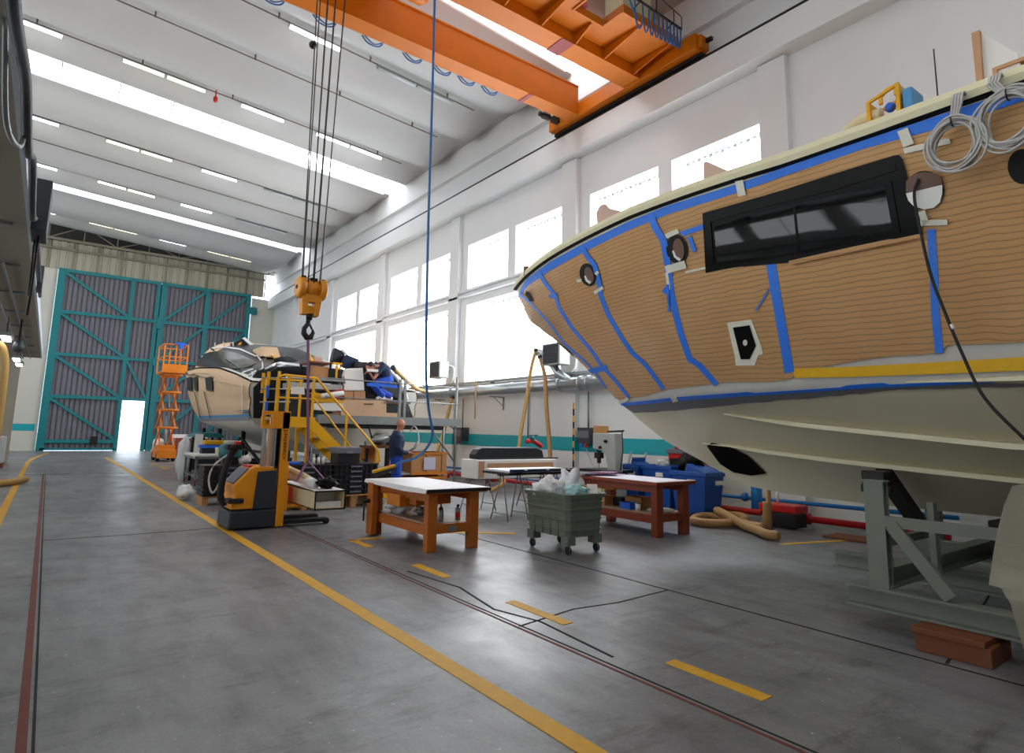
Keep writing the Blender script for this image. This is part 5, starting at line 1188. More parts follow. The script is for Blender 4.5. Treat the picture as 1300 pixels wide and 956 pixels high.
# ================================================================== THE FAR YACHT
XB = 5.95
fb_feats = [
    (lambda y: 0.0, lambda y: lerp1([(13, .80), (22, .85), (25, 1.0)], y), 25.0),
    (plan(2.05, 18.5, 27.2, 3.0), lambda y: lerp1([(13, 1.58), (20, 1.62), (26.6, 1.72)], y), 27.2),
    (plan(2.15, 20.5, 28.3, 3.3), lambda y: lerp1([(13, 2.1), (28, 2.5)], y), 28.3),
    (plan(2.17, 22.0, 28.9, 3.5), lambda y: lerp1([(13, 2.30), (14.2, 2.38), (15.5, 2.6), (17, 2.86), (19, 3.15), (22, 3.36), (25, 3.45), (28.5, 3.5)], y), 28.9),
]
def hull_b(side):
    cs = []
    for b, z, ye in fb_feats:
        pts = []
        for i in range(41):
            s = i/40; s = 1-(1-s)**1.7; y = 15.3+(ye-15.3)*s; pts.append(Vector((XB-side*b(y), y, z(y))))
        cs.append(pts)
    rows = []
    for k, n in enumerate((4, 5, 6)):
        for j in range(n):
            t = j/n; rows.append([a.lerp(c, t)+Vector((-side*.05*4*t*(1-t) if k else 0, 0, 0)) for a, c in zip(cs[k], cs[k+1])])
    return rows+[cs[-1]]
pb, sb = hull_b(1), hull_b(-1)
fy = thing('yacht', 'smaller far yacht with pale paper-covered bluff bow and dark windscreen behind the yellow stairs', 'boat', (XB, 20, .8))
hb = MB(); hb.sheet(pb); hb.sheet([r[::-1] for r in sb])
n0 = [r[0] for r in pb]; n1 = [r[0] for r in sb]; hb.add(n0+n1[::-1], [tuple(range(len(n0)*2))])
hb.build('hull', 'hull_white', fy)
MB().sheet([[a.lerp(c, t/4)+V(0, 0, .05) for t in range(5)] for a, c in zip(pb[-1], sb[-1])]).build('deck', 'hull_white', fy)
def bvh(rows):
    n = len(rows[0]); return BVHTree.FromPolygons([v for r in rows for v in r], [(i*n+j, i*n+j+1, (i+1)*n+j+1, (i+1)*n+j) for i in range(len(rows)-1) for j in range(n-1)])
def offs(rows, side, d):
    out = []
    for i, r in enumerate(rows):
        q = []
        for j, p in enumerate(r):
            a = r[min(j+1, len(r)-1)]-r[max(j-1, 0)]; c = rows[min(i+1, len(rows)-1)][j]-rows[max(i-1, 0)][j]; n = a.cross(c)
            n = n.normalized() if n.length > 1e-9 else Vector((-side, 0, 0))
            if n.x*-side < 0 or (abs(n.x) < .05 and n.y < 0): n = -n
            q.append(p+n*d)
        out.append(q)
    return out
for rows_, s_ in ((pb, 1), (sb, -1)):
    pr = offs(rows_[5:], s_, .03)
    MB().sheet(pr if s_ > 0 else [r[::-1] for r in pr], 0).build('paper_cover', 'boat_paper', fy)
TREE[0] = bvh(offs(pb, 1, .03))
b = MB(); strip(b, [(247, 529.5), (262, 529), (300, 528), (330, 526.5)], 3.2, 30, .02, .004); b.build('waterline_band', 'boat_blue', fy)
b = MB(); strip(b, [(250, 533), (262, 533), (300, 532), (330, 531)], 4, 30, .012, .004); b.build('masking_band', 'boat_grey', fy)
for k, (xa, xb) in enumerate(((238.5, 245), (247, 252), (262.5, 271.5))):
    b = MB(); polydisc(b, [(xa, 480), (xb, 478), (xb+.5, 497), (xa+1.5, 495)], .05, .02, 3, 4); b.build('hull_window', 'black_film', fy)
for k, ln in enumerate(([(249, 497), (256, 530)], [(261, 497), (269, 530)], [(310, 480), (310, 522)])):
    b = MB(); strip(b, ln, .8, 10, .05, .004); b.build('masking_seam', 'hole_black' if k < 2 else 'white_tape', fy)
b = MB(); strip(b, [(236, 475), (250, 472), (268, 473), (278, 478), (282, 486)], 3.5, 24, .035, .03); b.build('brow_moulding', 'boat_paper', fy)
b = MB(); polydisc(b, [(321, 520), (326, 519), (328, 524), (320, 524)], .06, .03, 2, 3); b.build('hull_fitting', 'grey_steel', fy)
# superstructure
def cab(side):
    rows = []
    st = [y_/2 for y_ in range(32, 57)]+[28.3]
    sh = fb_feats[3]
    for j in range(11):
        a = (PI/2)*j/10; r = []
        for y in st:
            zb = sh[1](y)-.05; w_ = sh[0](y)*.96
            top = lerp1([(16, 3.12), (18, 3.3), (19.5, 3.6), (20.5, 3.95), (22, 4.35), (24, 4.62), (25.5, 4.48), (27, 4.08), (28.3, 3.5)], y)
            ww = lerp1([(16, .97), (20, .95), (22, .94), (26, .92), (28.3, .8)], y)*w_
            e = .62
            r.append(Vector((XB-side*ww*math.cos(a)**e, y, zb+(top-zb)*math.sin(a)**.9)))
        rows.append(r)
    return rows
cp_, cs_ = cab(1), cab(-1); SPL = 12
def part_(i0, i1, nm, mt, par):
    A, Bq = [r[i0:i1] for r in cp_], [r[i0:i1] for r in cs_]; b = MB().sheet(A).sheet([r[::-1] for r in Bq])
    if i0 == 0: n0 = [r[0] for r in A]; n1 = [r[0] for r in Bq]; b.add(n0+n1[::-1], [tuple(range(len(n0)*2))])
    return b.build(nm, mt, par)
cabo = part_(SPL, 26, 'superstructure', 'boat_paper', fy); part_(0, SPL+1, 'wrapped_cockpit', 'wrap_grey', cabo)
TREE[0] = bvh(cp_)
b = MB(); ruled(b, [(251, 458), (254, 452), (270, 447.5), (288, 447), (305, 451), (320, 459), (325, 462)], [(251, 465), (262, 466), (275, 467), (290, 468), (308, 470), (318, 467), (325, 463)], 30, 6, .03, .02)
b.build('windscreen', 'tinted_glass', cabo)
b = MB(); ruled(b, [(242, 467), (262, 467), (290, 469), (300, 471), (320, 468), (334, 455), (338, 452)], [(240, 472), (262, 470), (280, 472), (298, 477), (316, 488), (330, 493), (338, 496)], 30, 5, .02, .02); b.build('grey_wrap', 'wrap_grey', cabo)
b = MB(); ruled(b, [(326, 452), (345, 452), (365, 452), (380, 457), (390, 462)], [(330, 485), (350, 490), (365, 490), (380, 488), (392, 486)], 24, 8, .02, .02); b.build('black_wrap', 'wrap_grey', cabo)
b = MB(); strip(b, [(343, 492), (345, 470), (350, 463), (360, 463), (368, 470)], 1.6, 20, .05, .02); b.build('white_trim', 'white_metal', cabo)
b = MB(); strip(b, [(326, 452), (333, 462), (335, 474)], 1.5, 14, .05, .02); b.build('white_trim', 'white_metal', cabo)
b = MB(); strip(b, [(252, 448), (262, 444), (283, 441), (305, 444), (325, 453)], 1.2, 30, .03, .02); b.build('white_trim', 'white_metal', cabo)
b = MB(); strip(b, [(322, 470), (308, 474), (316, 478), (326, 472)], 1.4, 14, .04, .02); b.build('white_trim', 'white_metal', cabo)
for i, (a, c) in enumerate(((263, 444), (273, 441), (284, 440), (296, 440))):
    p = onhull(a, c, .0); MB().tube([p, p+V(-.02, 0, .16)], .015, 5).build('clip', 'white_metal', cabo)
# flybridge bits
def Yq(px, py, y): return YP(px, py, y)
def slabY(name, pts, y, dep, mt, parent, bev=0):
    P_ = [YP(a, c, y) for a, c in pts]; return MB().prism([(p.x, p.z) for p in P_], 'xz', y, y+dep).build(name, mt, parent, bev)
slabY('fly_windscreen', [(288, 443), (300, 433), (308, 429), (314, 432), (322, 444)], 21.9, 1.2, 'wrap_grey', cabo, .05)
slabY('fly_trim', [(308, 429), (311, 428), (320, 436), (330, 443), (330, 446), (322, 444), (316, 437)], 21.8, 1.3, 'white_metal', cabo)
slabY('yellow_patch', [(301, 438), (306, 434), (307, 436), (302, 440)], 21.86, .04, 'pendant_yellow', cabo)
slabY('paper_cover', [(332, 440), (352, 441), (357, 456), (333, 452)], 19.4, 1.0, 'boat_paper', cabo)
slabY('yellow_edge', [(345, 451), (357, 456), (357, 459), (350, 457)], 19.3, .1, 'pendant_yellow', cabo)
slabY('dark_seat', [(312, 445), (333, 445), (333, 450), (312, 449)], 22.4, .6, 'box_dark', cabo)
slabY('dark_seat', [(357, 452), (370, 453), (380, 458), (372, 460), (358, 457)], 17.8, .8, 'black_plastic', cabo, .03)
slabY('white_edge', [(355, 459), (380, 462), (380, 465), (355, 462)], 17.6, .8, 'white_metal', cabo)
slabY('dark_locker', [(362, 464), (379, 465), (379, 478), (364, 477)], 17.2, .4, 'box_dark', cabo)
# cradle of the far yacht
t = thing('boat_cradle', 'dark steel cradle with stands under the far yacht', 'cradle', (XB, 19, 0))
for x in (4.3, 7.6):
    MB().ibeam((x, 14.6, .12), (x, 25, .12), .2, .22, .02).build('base_beam', 'black_steel', t)
for y in (15.5, 18.5, 21.5, 24):
    MB().ibeam((4.3, y, .3), (7.6, y, .3), .15, .15, .016).build('cross_beam', 'black_steel', t)
    for x, z in ((4.45, 1.45), (7.45, 1.45), (5.3, .95), (6.6, .95)): MB().box(x-.05, x+.05, y-.05, y+.05, .37, z).build('post', 'black_steel', t)
MB().bar((4.4, 15.5, .9), (4.4, 24, .9), .06).bar((4.4, 15.6, .4), (4.4, 18.4, 1.2), .06).bar((4.4, 21.4, .4), (4.4, 18.6, 1.2), .06).build('side_rail', 'black_steel', t)

# ------------------------------------------------------------------ stern work platform
t = thing('work_platform', 'grey steel scaffold platform across the stern of the far yacht', 'platform', (7, 13.6, 0))
px0, px1, pz = 4.75, 8.45, 1.78
MB().box(px0, px1, 13.45, 14.15, pz-.06, pz).build('deck', 'grey_steel', t); MB().box(px0, px1, 13.40, 13.45, pz-.14, pz+.05).build('edge_board', 'grey_steel', t)
MB().box(px0, 7.95, 13.46, 13.56, pz-.24, pz-.14).build('under_beam', 'black_steel', t)
for x in (4.9, 8.35):
    for y in (13.5, 14.1): MB().tube([(x, y, 0), (x, y, pz-.06 if y > 14 or x < 5 else 2.9)], .03, 8).build('post', 'grey_steel', t)
MB().tube([(8.35, 13.5, .75), (7.6, 13.5, 1.62)], .025, 8).tube([(8.35, 13.5, 1.55), (8.1, 13.5, 1.7)], .02, 8).build('brace', 'grey_steel', t)
for z in (2.2, 2.62): MB().tube([(4.9, 13.48, z+.03), (8.4, 13.48, z)], .016, 6).build('guard_rail', 'grey_steel', t)
for x in (6.72, 6.85): MB().box(x-.03, x+.03, 13.42, 13.47, pz-.1, 2.75).build('rail_post', 'grey_steel', t)
q0, q1 = YP(466, 488, 13.42), YP(504, 491, 13.42); MB().bar(q0, q1, .05, .07).build('blue_rail', 'blue_bright', t)
MB().tube([(9.0, 13.6, 1.85), (9.0, 13.6, 2.9)], .02, 6).build('copper_post', 'hose_tan', t)
def pl(nm, lab, cat, pts, y, dep, mt, bev=0):
    P_ = [YP(a, c, y) for a, c in pts]; t = thing(nm, lab, cat, (sum(p.x for p in P_)/len(P_), y+dep/2, min(p.z for p in P_)))
    MB().prism([(p.x, p.z) for p in P_], 'xz', y, y+dep).build('body', mt, t, bev); return t
a = pl('plywood_locker', 'long plywood locker base standing on the grey work platform', 'locker', [(433, 533), (433, 508), (500, 508), (508, 520), (508, 534)], 14.16, .05, 'plywood_pale')
MB().box(5.55, 7.1, 14.21, 14.6, 1.8, 2.2).build('carcass', 'plywood', a); MB().bar(YP(462, 513, 14.15), YP(474, 513, 14.15), .02).build('handle_slot', 'hole_black', a)
a = pl('plywood_box', 'stacked plywood box between the locker and the white panel', 'box', [(437, 508), (437, 496), (464, 496), (464, 508)], 14.3, .4, 'plywood', .01)
MB().bar(YP(449, 496, 14.295), YP(449, 508, 14.295), .012).build('seam', 'block_wood', a)
a = pl('plywood_box', 'low plywood box at the left end of the grey platform', 'box', [(408, 531), (408, 524), (433, 520), (433, 532)], 14.2, .35, 'plywood', .01)
MB().box(YP(402, 528, 14.15).x, YP(408, 528, 14.15).x, 14.15, 14.5, 1.8, 1.86).build('blue_tray', 'boat_blue', a)
a = pl('upholstered_panel', 'upright off-white panel standing on the plywood box', 'panel', [(437, 496), (436, 476), (439, 468), (461, 467), (463, 496)], 14.25, .12, 'white_board', .02)
MB().bar(YP(438, 487, 14.24), YP(436, 478, 14.24), .03).build('edge_strip', 'boat_grey', a)
a = pl('transom_moulding', 'dark curved boat moulding behind the kneeling worker', 'moulding', [(452, 467), (453, 458), (480, 461), (500, 470), (512, 490), (518, 512), (520, 522), (514, 535), (506, 534), (508, 510), (500, 505), (466, 505), (463, 470)], 14.7, .5, 'black_plastic', .04)
MB().tube(spline([YP(494, 470, 14.68), YP(505, 482, 14.68), YP(514, 500, 14.68), YP(517, 508, 14.68)]), .05, 8).build('white_edge', 'white_metal', a)
MB().bar(YP(492, 509, 14.1), YP(520, 512, 14.1), .1, .05).build('white_step', 'box_grey', a); MB().prism([(p.x, p.z) for p in (YP(494, 512, 14), YP(519, 514, 14), YP(518, 525, 14), YP(494, 524, 14))], 'xz', 14.15, 14.6).build('lower_step', 'black_plastic', a, .02)
a = pl('seat_back', 'dark seat back with white rim above the upper shelf', 'seat', [(421, 459), (424, 447), (426, 441), (436, 446), (442, 458), (438, 462)], 15.2, .2, 'black_plastic', .03)
MB().tube(spline([YP(434, 444, 15.18), YP(441, 452, 15.18), YP(444, 460, 15.18)]), .035, 8).build('white_rim', 'white_metal', a)
MB().bar(YP(436, 458, 15.1), YP(451, 464, 15.1), .3, .3).build('seat_cushion', 'navy_cloth', a)
t = thing('upper_shelf', 'grey upper scaffold shelf left of the off-white panel', 'shelf', (5.6, 14.5, 1.8))
P0, P1 = YP(372, 478, 14.2), YP(437, 475, 14.2)
MB().box(P0.x, P1.x, 14.2, 15.0, P0.z-.05, P0.z+.02).build('shelf_deck', 'grey_steel', t); MB().box(P0.x, P1.x, 14.25, 14.95, P0.z-.25, P0.z-.12).build('shelf_beam', 'machine_grey', t)
for x in (P0.x+.05, P1.x-.05): MB().box(x-.03, x+.03, 14.3, 14.36, 1.8, P0.z-.05).build('upright', 'grey_steel', t)
zz_ = P0.z+.02
tag(MB().box(YP(397, 470, 14.3).x, YP(417, 470, 14.3).x, 14.3, 14.65, zz_, zz_+.27).build('carton_box', 'carton', None, .008), 'brown carton on the upper scaffold shelf', 'box')
t = thing('small_table', 'small dark table holding odds and ends above the brown carton', 'table', (5.5, 14.7, zz_))
xa, xb = YP(392, 452, 14.3).x, YP(422, 452, 14.3).x
MB().box(xa, xb, 14.25, 14.95, zz_+.34, zz_+.38).build('top', 'block_wood', t)
for x in (xa+.03, xb-.03):
    for y in (14.3, 14.9): MB().box(x-.02, x+.02, y-.02, y+.02, zz_, zz_+.34).build('leg', 'black_steel', t)
tag(MB().lathe([(.07, 0), (.08, .04), (.02, .12), (.015, .2)], (xa+.1, 14.5, zz_+.38), 12).build('yellow_sander', 'pendant_yellow'), 'small yellow tool on the dark table', 'tool')
tag(MB().box(xa+.2, xb-.15, 14.5, 14.7, zz_+.38, zz_+.52).build('pink_block', 'pink_board', None, .02), 'pale pink block on the dark table', 'block')
t = thing('yellow_stand', 'yellow stand next to the dark seat back', 'stand', (6, 14.4, zz_)); xq = YP(428, 460, 14.2).x
MB().bar((xq, 14.2, zz_), (xq, 14.2, zz_+.36), .04).bar((xq-.1, 14.2, zz_+.36), (xq+.12, 14.2, zz_+.36), .05).bar((xq, 14.2, zz_+.2), (xq+.12, 14.2, zz_+.3), .03).build('frame', 'stair_yellow', t)
t = thing('covered_boards', 'boards under yellow and orange sheets between stairs and plywood locker', 'boards', (5, 14, 1.8))
for pts, mt, y in (([(398, 498), (405, 499), (424, 507), (436, 509), (436, 512), (398, 510)], 'pendant_yellow', 14.05), ([(398, 512), (436, 511), (436, 521), (422, 522), (398, 520)], 'white_board', 14.06), ([(398, 521), (422, 522), (422, 525), (398, 525)], 'hole_black', 14.06), ([(404, 503), (434, 494), (438, 498), (430, 507), (420, 506)], 'red_paint', 14.12)):
    slabY('board', pts, y, .3, mt, t)
MB().tube([YP(408, 503, 14.0), YP(436, 499, 14.0)], .06, 10).build('roll', 'white_board', t)
slabY('black_bulk', [(352, 532), (352, 500), (396, 500), (398, 522), (398, 532)], 14.22, .06, 'black_plastic', fy, .0)
slabY('stern_panel', [(396, 531), (396, 500), (440, 478), (500, 470), (512, 490), (518, 512), (526, 534)], 15.22, .06, 'black_plastic', fy)
slabY('stern_panel', [(322, 531), (322, 492), (340, 474), (352, 466), (372, 470), (395, 478), (396, 531)], 15.0, .05, 'wrap_grey', fy)
tag(MB().prism([(p.x, p.z) for p in (YP(369, 500, 12.5), YP(370, 491, 12.5), YP(386, 491, 12.5), YP(387, 501, 12.5))], 'xz', 12.497, 12.507).build('white_notice', 'white_board'), 'white sheet of paper behind the yellow stair railing', 'paper')
tag(MB().prism([(p.x, p.z) for p in (YP(365, 479, 12.5), YP(365, 476, 12.5), YP(384, 477.5, 12.5), YP(384, 480.5, 12.5))], 'xz', 12.46, 12.62).build('white_tray', 'white_board'), 'white flat tray above the yellow stair railing', 'tray')

# ------------------------------------------------------------------ yellow stairs
t = thing('access_stairs', 'yellow steel stairs with railed landing in front of the far yacht', 'stairs', (4.2, 12.8, 0))
SY0, SY1 = 12.5, 13.25; lx0, lx1, lz = 3.56, 4.32, 1.72
MB().box(lx0, lx1, SY0, SY1, lz-.04, lz).build('landing', 'grey_steel', t); MB().box(lx0-.05, lx1+.03, SY0-.04, SY0, lz-.18, lz+.03).build('landing_fascia', 'stair_yellow', t); MB().box(lx0-.05, lx1+.03, SY1, SY1+.04, lz-.18, lz+.03).build('landing_fascia', 'stair_yellow', t)
ex = 6.05
for y in (SY0-.02, SY1+.02):
    MB().bar((lx1-.05, y, lz-.08), (ex, y, .04), .04, .20).build('stringer', 'stair_yellow', t)
for k in range(7):
    f = (k+.7)/7.5; x = lx1+(ex-lx1)*f; z = lz-(lz-.04)*f; MB().box(x-.11, x+.13, SY0, SY1, z-.03, z).build('tread', 'grey_steel', t)
for x, y in ((lx0+.03, SY1-.05), (lx0+.03, SY0+.1), (lx1-.08, SY0+.02), (lx1-.08, SY1-.05)): MB().box(x-.03, x+.03, y-.03, y+.03, 0, lz-.04).build('leg', 'stair_yellow', t)
for y in (SY0-.03,):
    for x, h in ((lx0+.0, .80), (lx0+.22, .83), (lx1-.04, .83)): MB().bar((x, y, lz-.1), (x, y, lz+h), .045).build('rail_post', 'stair_yellow', t)
    MB().tube([(lx0, y, lz+.80), (lx0+.12, y, lz+.85), (lx1-.02, y, lz+.83), (lx1+.02, y, lz+.82), (ex-.28, y, .93+.15), (ex-.22, y, .86), (ex-.3, y, .8)], .025, 8).build('handrail', 'stair_yellow', t)
    MB().tube([(lx0, y, lz+.40), (lx1, y, lz+.40), (ex-.45, y, .62)], .02, 8).build('mid_rail', 'stair_yellow', t)
    MB().bar((5.02, y, 1.08), (5.02, y, lz+.82-(5.02-lx1)/(ex-.28-lx1)*1.45), .04).build('rail_post', 'stair_yellow', t); MB().bar((ex-.3, y, .25), (ex-.3, y, 1.08), .045).build('rail_post', 'stair_yellow', t)
MB().bar((lx0, SY1+.03, lz), (lx0, SY1+.03, lz+.82), .045).build('far_rail', 'stair_yellow', t); MB().bar((lx1-.04, SY1+.03, lz), (lx1-.04, SY1+.03, lz+.82), .045).bar((lx0, SY1+.03, lz+.82), (lx1, SY1+.03, lz+.82), .04).build('far_rail', 'stair_yellow', t)
t = thing('striped_barrier', 'yellow and blue posts with grey bars at the left of the stair landing', 'barrier', (3.4, 12.9, 1.7))
for x, y, cc in ((3.34, 12.7, 0), (3.40, 12.55, 1), (3.66, 12.75, 2)):
    segs = [(1.75, 2.02, 'blue_bright'), (2.1, 2.35, 'blue_bright'), (2.35, 2.62, 'stair_yellow')] if cc == 1 else [(1.75, 2.66, 'stair_yellow')] if cc == 2 else [(2.2, 2.6, 'stair_yellow')]
    for za, zb, mt in segs: MB().box(x-.025, x+.025, y-.025, y+.025, za, zb).build('post', mt, t)
for z in (2.02, 2.28, 2.5): MB().tube([(3.30, 12.65, z), (3.9, 12.7, z+.03)], .016, 6).build('cross_bar', 'grey_steel', t)
MB().box(3.86, 3.92, 12.85, 12.9, 1.72, 2.5).build('grey_post', 'grey_steel', t)

# ------------------------------------------------------------------ folding crates in stacks
def crate():
    r = thing('folding_crate', 'x', 'crate', (0, 0, 0)); b = MB().box(-.46, .46, -.3, .3, 0, .085).box(-.48, .48, -.32, .32, .07, .095)
    for i in range(9): b.box(-.44+.105*i, -.40+.105*i, -.33, -.3, 0, .07)
    b.build('crate_shell', 'black_plastic', r); MB().box(-.12, .12, -.335, -.32, .03, .06).build('handle', 'box_grey', r); return r
cr = crate(); nth = ['lowest', 'second', 'third', 'fourth', 'fifth', 'sixth', 'seventh', 'eighth']
first = True
for sx, sy, z0, n, w1 in ((4.05, 12.1, .16, 7, 'the big left stack before the stairs'), (5.02, 12.12, .26, 6, 'the big right stack before the stairs'), (3.0, 13.6, .18, 6, 'the stack behind the stacker tiller')):
    for k in range(n):
        pos = 'topmost' if k == n-1 else nth[k]
        lab = 'black folding crate, %s in %s' % (pos if pos in ('lowest', 'topmost') else pos+' from below', w1)
        if first: cr.location = (sx, sy, z0+.098*k); cr['label'] = lab; cr['group'] = 'black folding crates stacked in front of the stairs'; first = False
        else: dup(cr, (sx, sy, z0+.098*k), lab, .0, 'black folding crates stacked in front of the stairs')
for i, (x, lab, h) in enumerate(((4.05, 'wooden pallet under the left big crate stack', .15), (5.02, 'wooden pallet under the right big crate stack', .25), (3.0, 'wooden pallet under the crates behind the stacker tiller', .17))):
    y = 12.1 if i < 2 else 13.6; t = thing('pallet', lab, 'pallet', (x, y, 0)); b = MB()
    for k in range(3): b.box(x-.45+.38*k, x-.35+.38*k, y-.28, y+.28, 0, h-.03)
    b.build('blocks', 'carton', t); MB().box(x-.46, x+.46, y-.3, y+.3, h-.03, h).build('deck', 'carton', t)
zt_ = .16+.098*6+.096
t = thing('grey_tool_case', 'grey tool case with dark front standing on the right crate stack', 'case', (4.85, 12.1, .85)); z_ = .26+.098*5+.096
MB().box(4.66, 5.12, 11.9, 12.3, z_, z_+.19).build('body', 'black_plastic', t, .01); MB().box(4.64, 5.14, 11.88, 12.32, z_+.19, z_+.32).build('lid', 'box_grey', t, .015); MB().box(4.82, 4.96, 11.86, 11.88, z_+.2, z_+.24).build('latch', 'grey_steel', t)
tag(MB().box(3.62, 3.95, 11.9, 12.3, zt_, zt_+.04).build('blue_tray', 'blue_bright', None, .01), 'flat bright blue tray on top of the left crate stack', 'tray')
for i, (x, nm) in enumerate(((4.22, 'left'), (4.31, 'middle'), (4.40, 'right'))):
    t = thing('white_bottle', '%s one of the three small white bottles on the left crate stack' % nm, 'bottle', (x, 12.0, zt_), 0, 'white bottles on the crates')
    MB().lathe([(.03, zt_), (.03, zt_+.11), (.012, zt_+.13)], (x, 12.0, 0), 10).build('body', 'white_board', t); MB().lathe([(.012, zt_+.13), (.012, zt_+.16)], (x, 12.0, 0), 8).build('cap', 'grey_steel', t)
t = thing('grey_cabinet', 'low pale grey cabinet behind the right crate stack', 'cabinet', (5.9, 13.0, 0))
MB().box(5.45, 6.05, 13.6, 14.05, 0, .78).build('body', 'machine_grey', t, .01); MB().box(5.4, 6.1, 13.55, 14.1, .78, .84).build('top', 'grey_steel', t)
t = thing('machine_stand', 'stand with grey motor parts between the stairs and the bald worker', 'machine', (6.2, 13.4, .0))
for x in (5.95, 6.5): MB().bar((x, 13.45, 0), (x, 13.45, 1.1), .05).build('leg', 'black_steel', t)
MB().box(5.85, 6.6, 13.35, 13.65, 1.1, 1.16).build('tray', 'block_wood', t); crumple(.2, (6.3, 13.5, 1.3), (1.3, .7, .6), 41, 18, .6).build('motor_housing', 'grey_steel', t)
MB().bar((5.9, 13.45, 1.2), (6.45, 13.45, 1.42), .12, .1).build('grey_arm', 'machine_grey', t); MB().tube([(6.1, 13.45, 1.2), (5.95, 13.45, 1.62)], .02, 6).build('lever', 'black_steel', t); MB().tube(arc((6.75, 13.5, 1.4), .16, 0, 2*PI, 20)[:-1], .012, 6, True).build('hoop', 'grey_steel', t)
for x, y, w_, z0, z1, lab, mt in ((7.05, 13.3, .95, .0, .42, 'lower orange wooden crate beside the bald worker', 'carton'), (7.05, 13.3, .95, .47, 1.0, 'upper orange wooden crate with a white label beside the bald worker', 'carton')):
    t = thing('wooden_crate', lab, 'crate', (x, y, z0)); b = MB().box(x-.02, x+w_, y, y+.7, z0+.05, z1)
    for k in range(3): b.box(x-.03+.42*k, x+.08+.42*k, y-.02, y, z0, z1)
    b.build('body', mt, t); MB().box(x-.03, x+w_+.02, y-.03, y+.72, z1-.05, z1+.0).box(x-.03, x+w_+.02, y-.03, y, z0, z0+.07).build('batten', 'drawer_wood', t)
    if z0: MB().box(x+.3, x+.62, y-.035, y-.03, z0+.12, z1-.12).build('paper_label', 'lilac_sheet', t)
tag(MB().box(6.02, 6.3, 13.75, 14.1, .75, 1.1).build('orange_carton', 'drawer_wood', None, .01), 'small orange carton behind the left arm of the bald worker', 'box')

# ------------------------------------------------------------------ things at the far left of the crates
t = thing('wheeled_table', 'grey wheeled steel table with a white top left of the black crates', 'table', (3.8, 17, 0))
tx0, tx1, ty0, ty1 = 3.12, 4.25, 17.6, 19.2
MB().box(tx0, tx1, ty0, ty1, .74, .79).build('top', 'white_board', t, .005); MB().box(tx0, tx1, ty0, ty0+.04, .68, .74).box(tx0, tx0+.04, ty0, ty1, .68, .74).build('apron', 'grey_steel', t)
for x in (tx0+.04, tx1-.04):
    for y in (ty0+.05, ty1-.05):
        lg = MB().box(x-.025, x+.025, y-.025, y+.025, .16, .7).build('leg', 'grey_steel', t); MB().lathe([(.06, -.02), (.07, 0), (.06, .02)], (x, y, .07), 12, 'x').build('castor', 'bench_wood_dark', lg)
MB().box(tx0, tx1, ty1-.06, ty1-.03, .22, .26).bar((tx0+.04, ty0+.05, .24), (tx0+.04, ty1-.05, .24), .03).build('stretcher', 'grey_steel', t)
t = thing('floor_grinder', 'yellow and blue machine on the white table top', 'machine', (3.7, 18.6, .79))
MB().box(3.45, 4.0, 18.4, 18.7, 1.02, 1.14).build('body', 'pendant_yellow', t, .03); MB().box(3.35, 3.9, 18.35, 18.7, .93, 1.02).build('base', 'blue_bright', t, .02); MB().box(3.4, 3.9, 18.4, 18.7, .79, .93).build('foot', 'black_plastic', t)
tag(MB().box(3.3, 3.5, 18.9, 18.93, .79, 1.3).build('white_card', 'white_board'), 'upright white card behind the yellow machine', 'card')
tag(MB().lathe([(.06, .79), (.075, .97)], (3.7, 17.9, 0), 12).build('cream_cup', 'cream_paint'), 'cream cup on the front of the white table top', 'cup')
tag(MB().lathe([(.08, .79), (.08, .98)], (3.92, 17.95, 0), 12).build('black_pot', 'black_plastic'), 'black pot beside the cream cup', 'pot')
tag(crumple(.5, (3.25, 19.9, .55), (.45, .6, 1.3), 50, 22, .3).build('grey_dust_sheet', 'plastic_clear'), 'translucent sheet draped beside the far end of the white table', 'sheet')
tag(MB().prism([(3.3, 1.2), (3.5, 1.32), (4.0, 1.34), (4.15, 1.24), (4.15, 1.2)], 'xz', 19.4, 20.6).build('teal_lid', 'teal_plastic', None, .01), 'dark teal lid resting over dark goods behind the white table', 'lid')
t = thing('shelf_rack', 'dark rack of goods behind the white table under the far yacht bow', 'rack', (3.7, 20, 0))
for x in (3.35, 4.05):
    for y in (19.5, 20.5): MB().box(x-.03, x+.03, y-.03, y+.03, 0, 1.2).build('post', 'black_steel', t)
for z in (.3, .75): MB().box(3.32, 4.08, 19.47, 20.53, z, z+.03).build('shelf', 'black_steel', t)
MB().box(3.4, 4.0, 19.6, 20.4, .33, .7).build('goods', 'box_dark', t); MB().box(3.4, 3.8, 19.6, 20.4, .78, 1.1).build('goods', 'cream_paint', t)
t = thing('industrial_vacuum', 'teal and grey vacuum head with a red button on the black crates', 'vacuum cleaner', (3.05, 13.6, .9)); z_ = .18+.098*5+.096
MB().lathe([(.19, z_+.14), (.22, z_+.18), (.22, z_+.36), (.18, z_+.40)], (3.05, 13.6, 0), 18).build('head', 'teal_plastic', t); MB().lathe([(.14, z_+.40), (.16, z_+.42), (.13, z_+.48)], (3.05, 13.6, 0), 16).build('top', 'machine_grey', t)
MB().box(2.9, 3.2, 13.5, 13.7, z_, z_+.14).build('stand', 'black_plastic', t); MB().lathe([(.05, 0), (.06, .04)], (3.02, 13.36, z_+.30), 10, 'y').build('button', 'red_paint', t)
MB().tube(spline([(2.95, 13.4, z_+.2), (2.7, 13.3, z_), (2.62, 13.25, .5), (2.7, 13.2, .25), (2.85, 13.25, .5)]), .02, 6).build('hose', 'grey_cable', t)
tag(crumple(.12, (3.32, 13.5, z_+.10), (1, 1, .7), 55, 16, .6).build('white_rag', 'white_board'), 'crumpled white rag beside the teal vacuum head', 'rag')
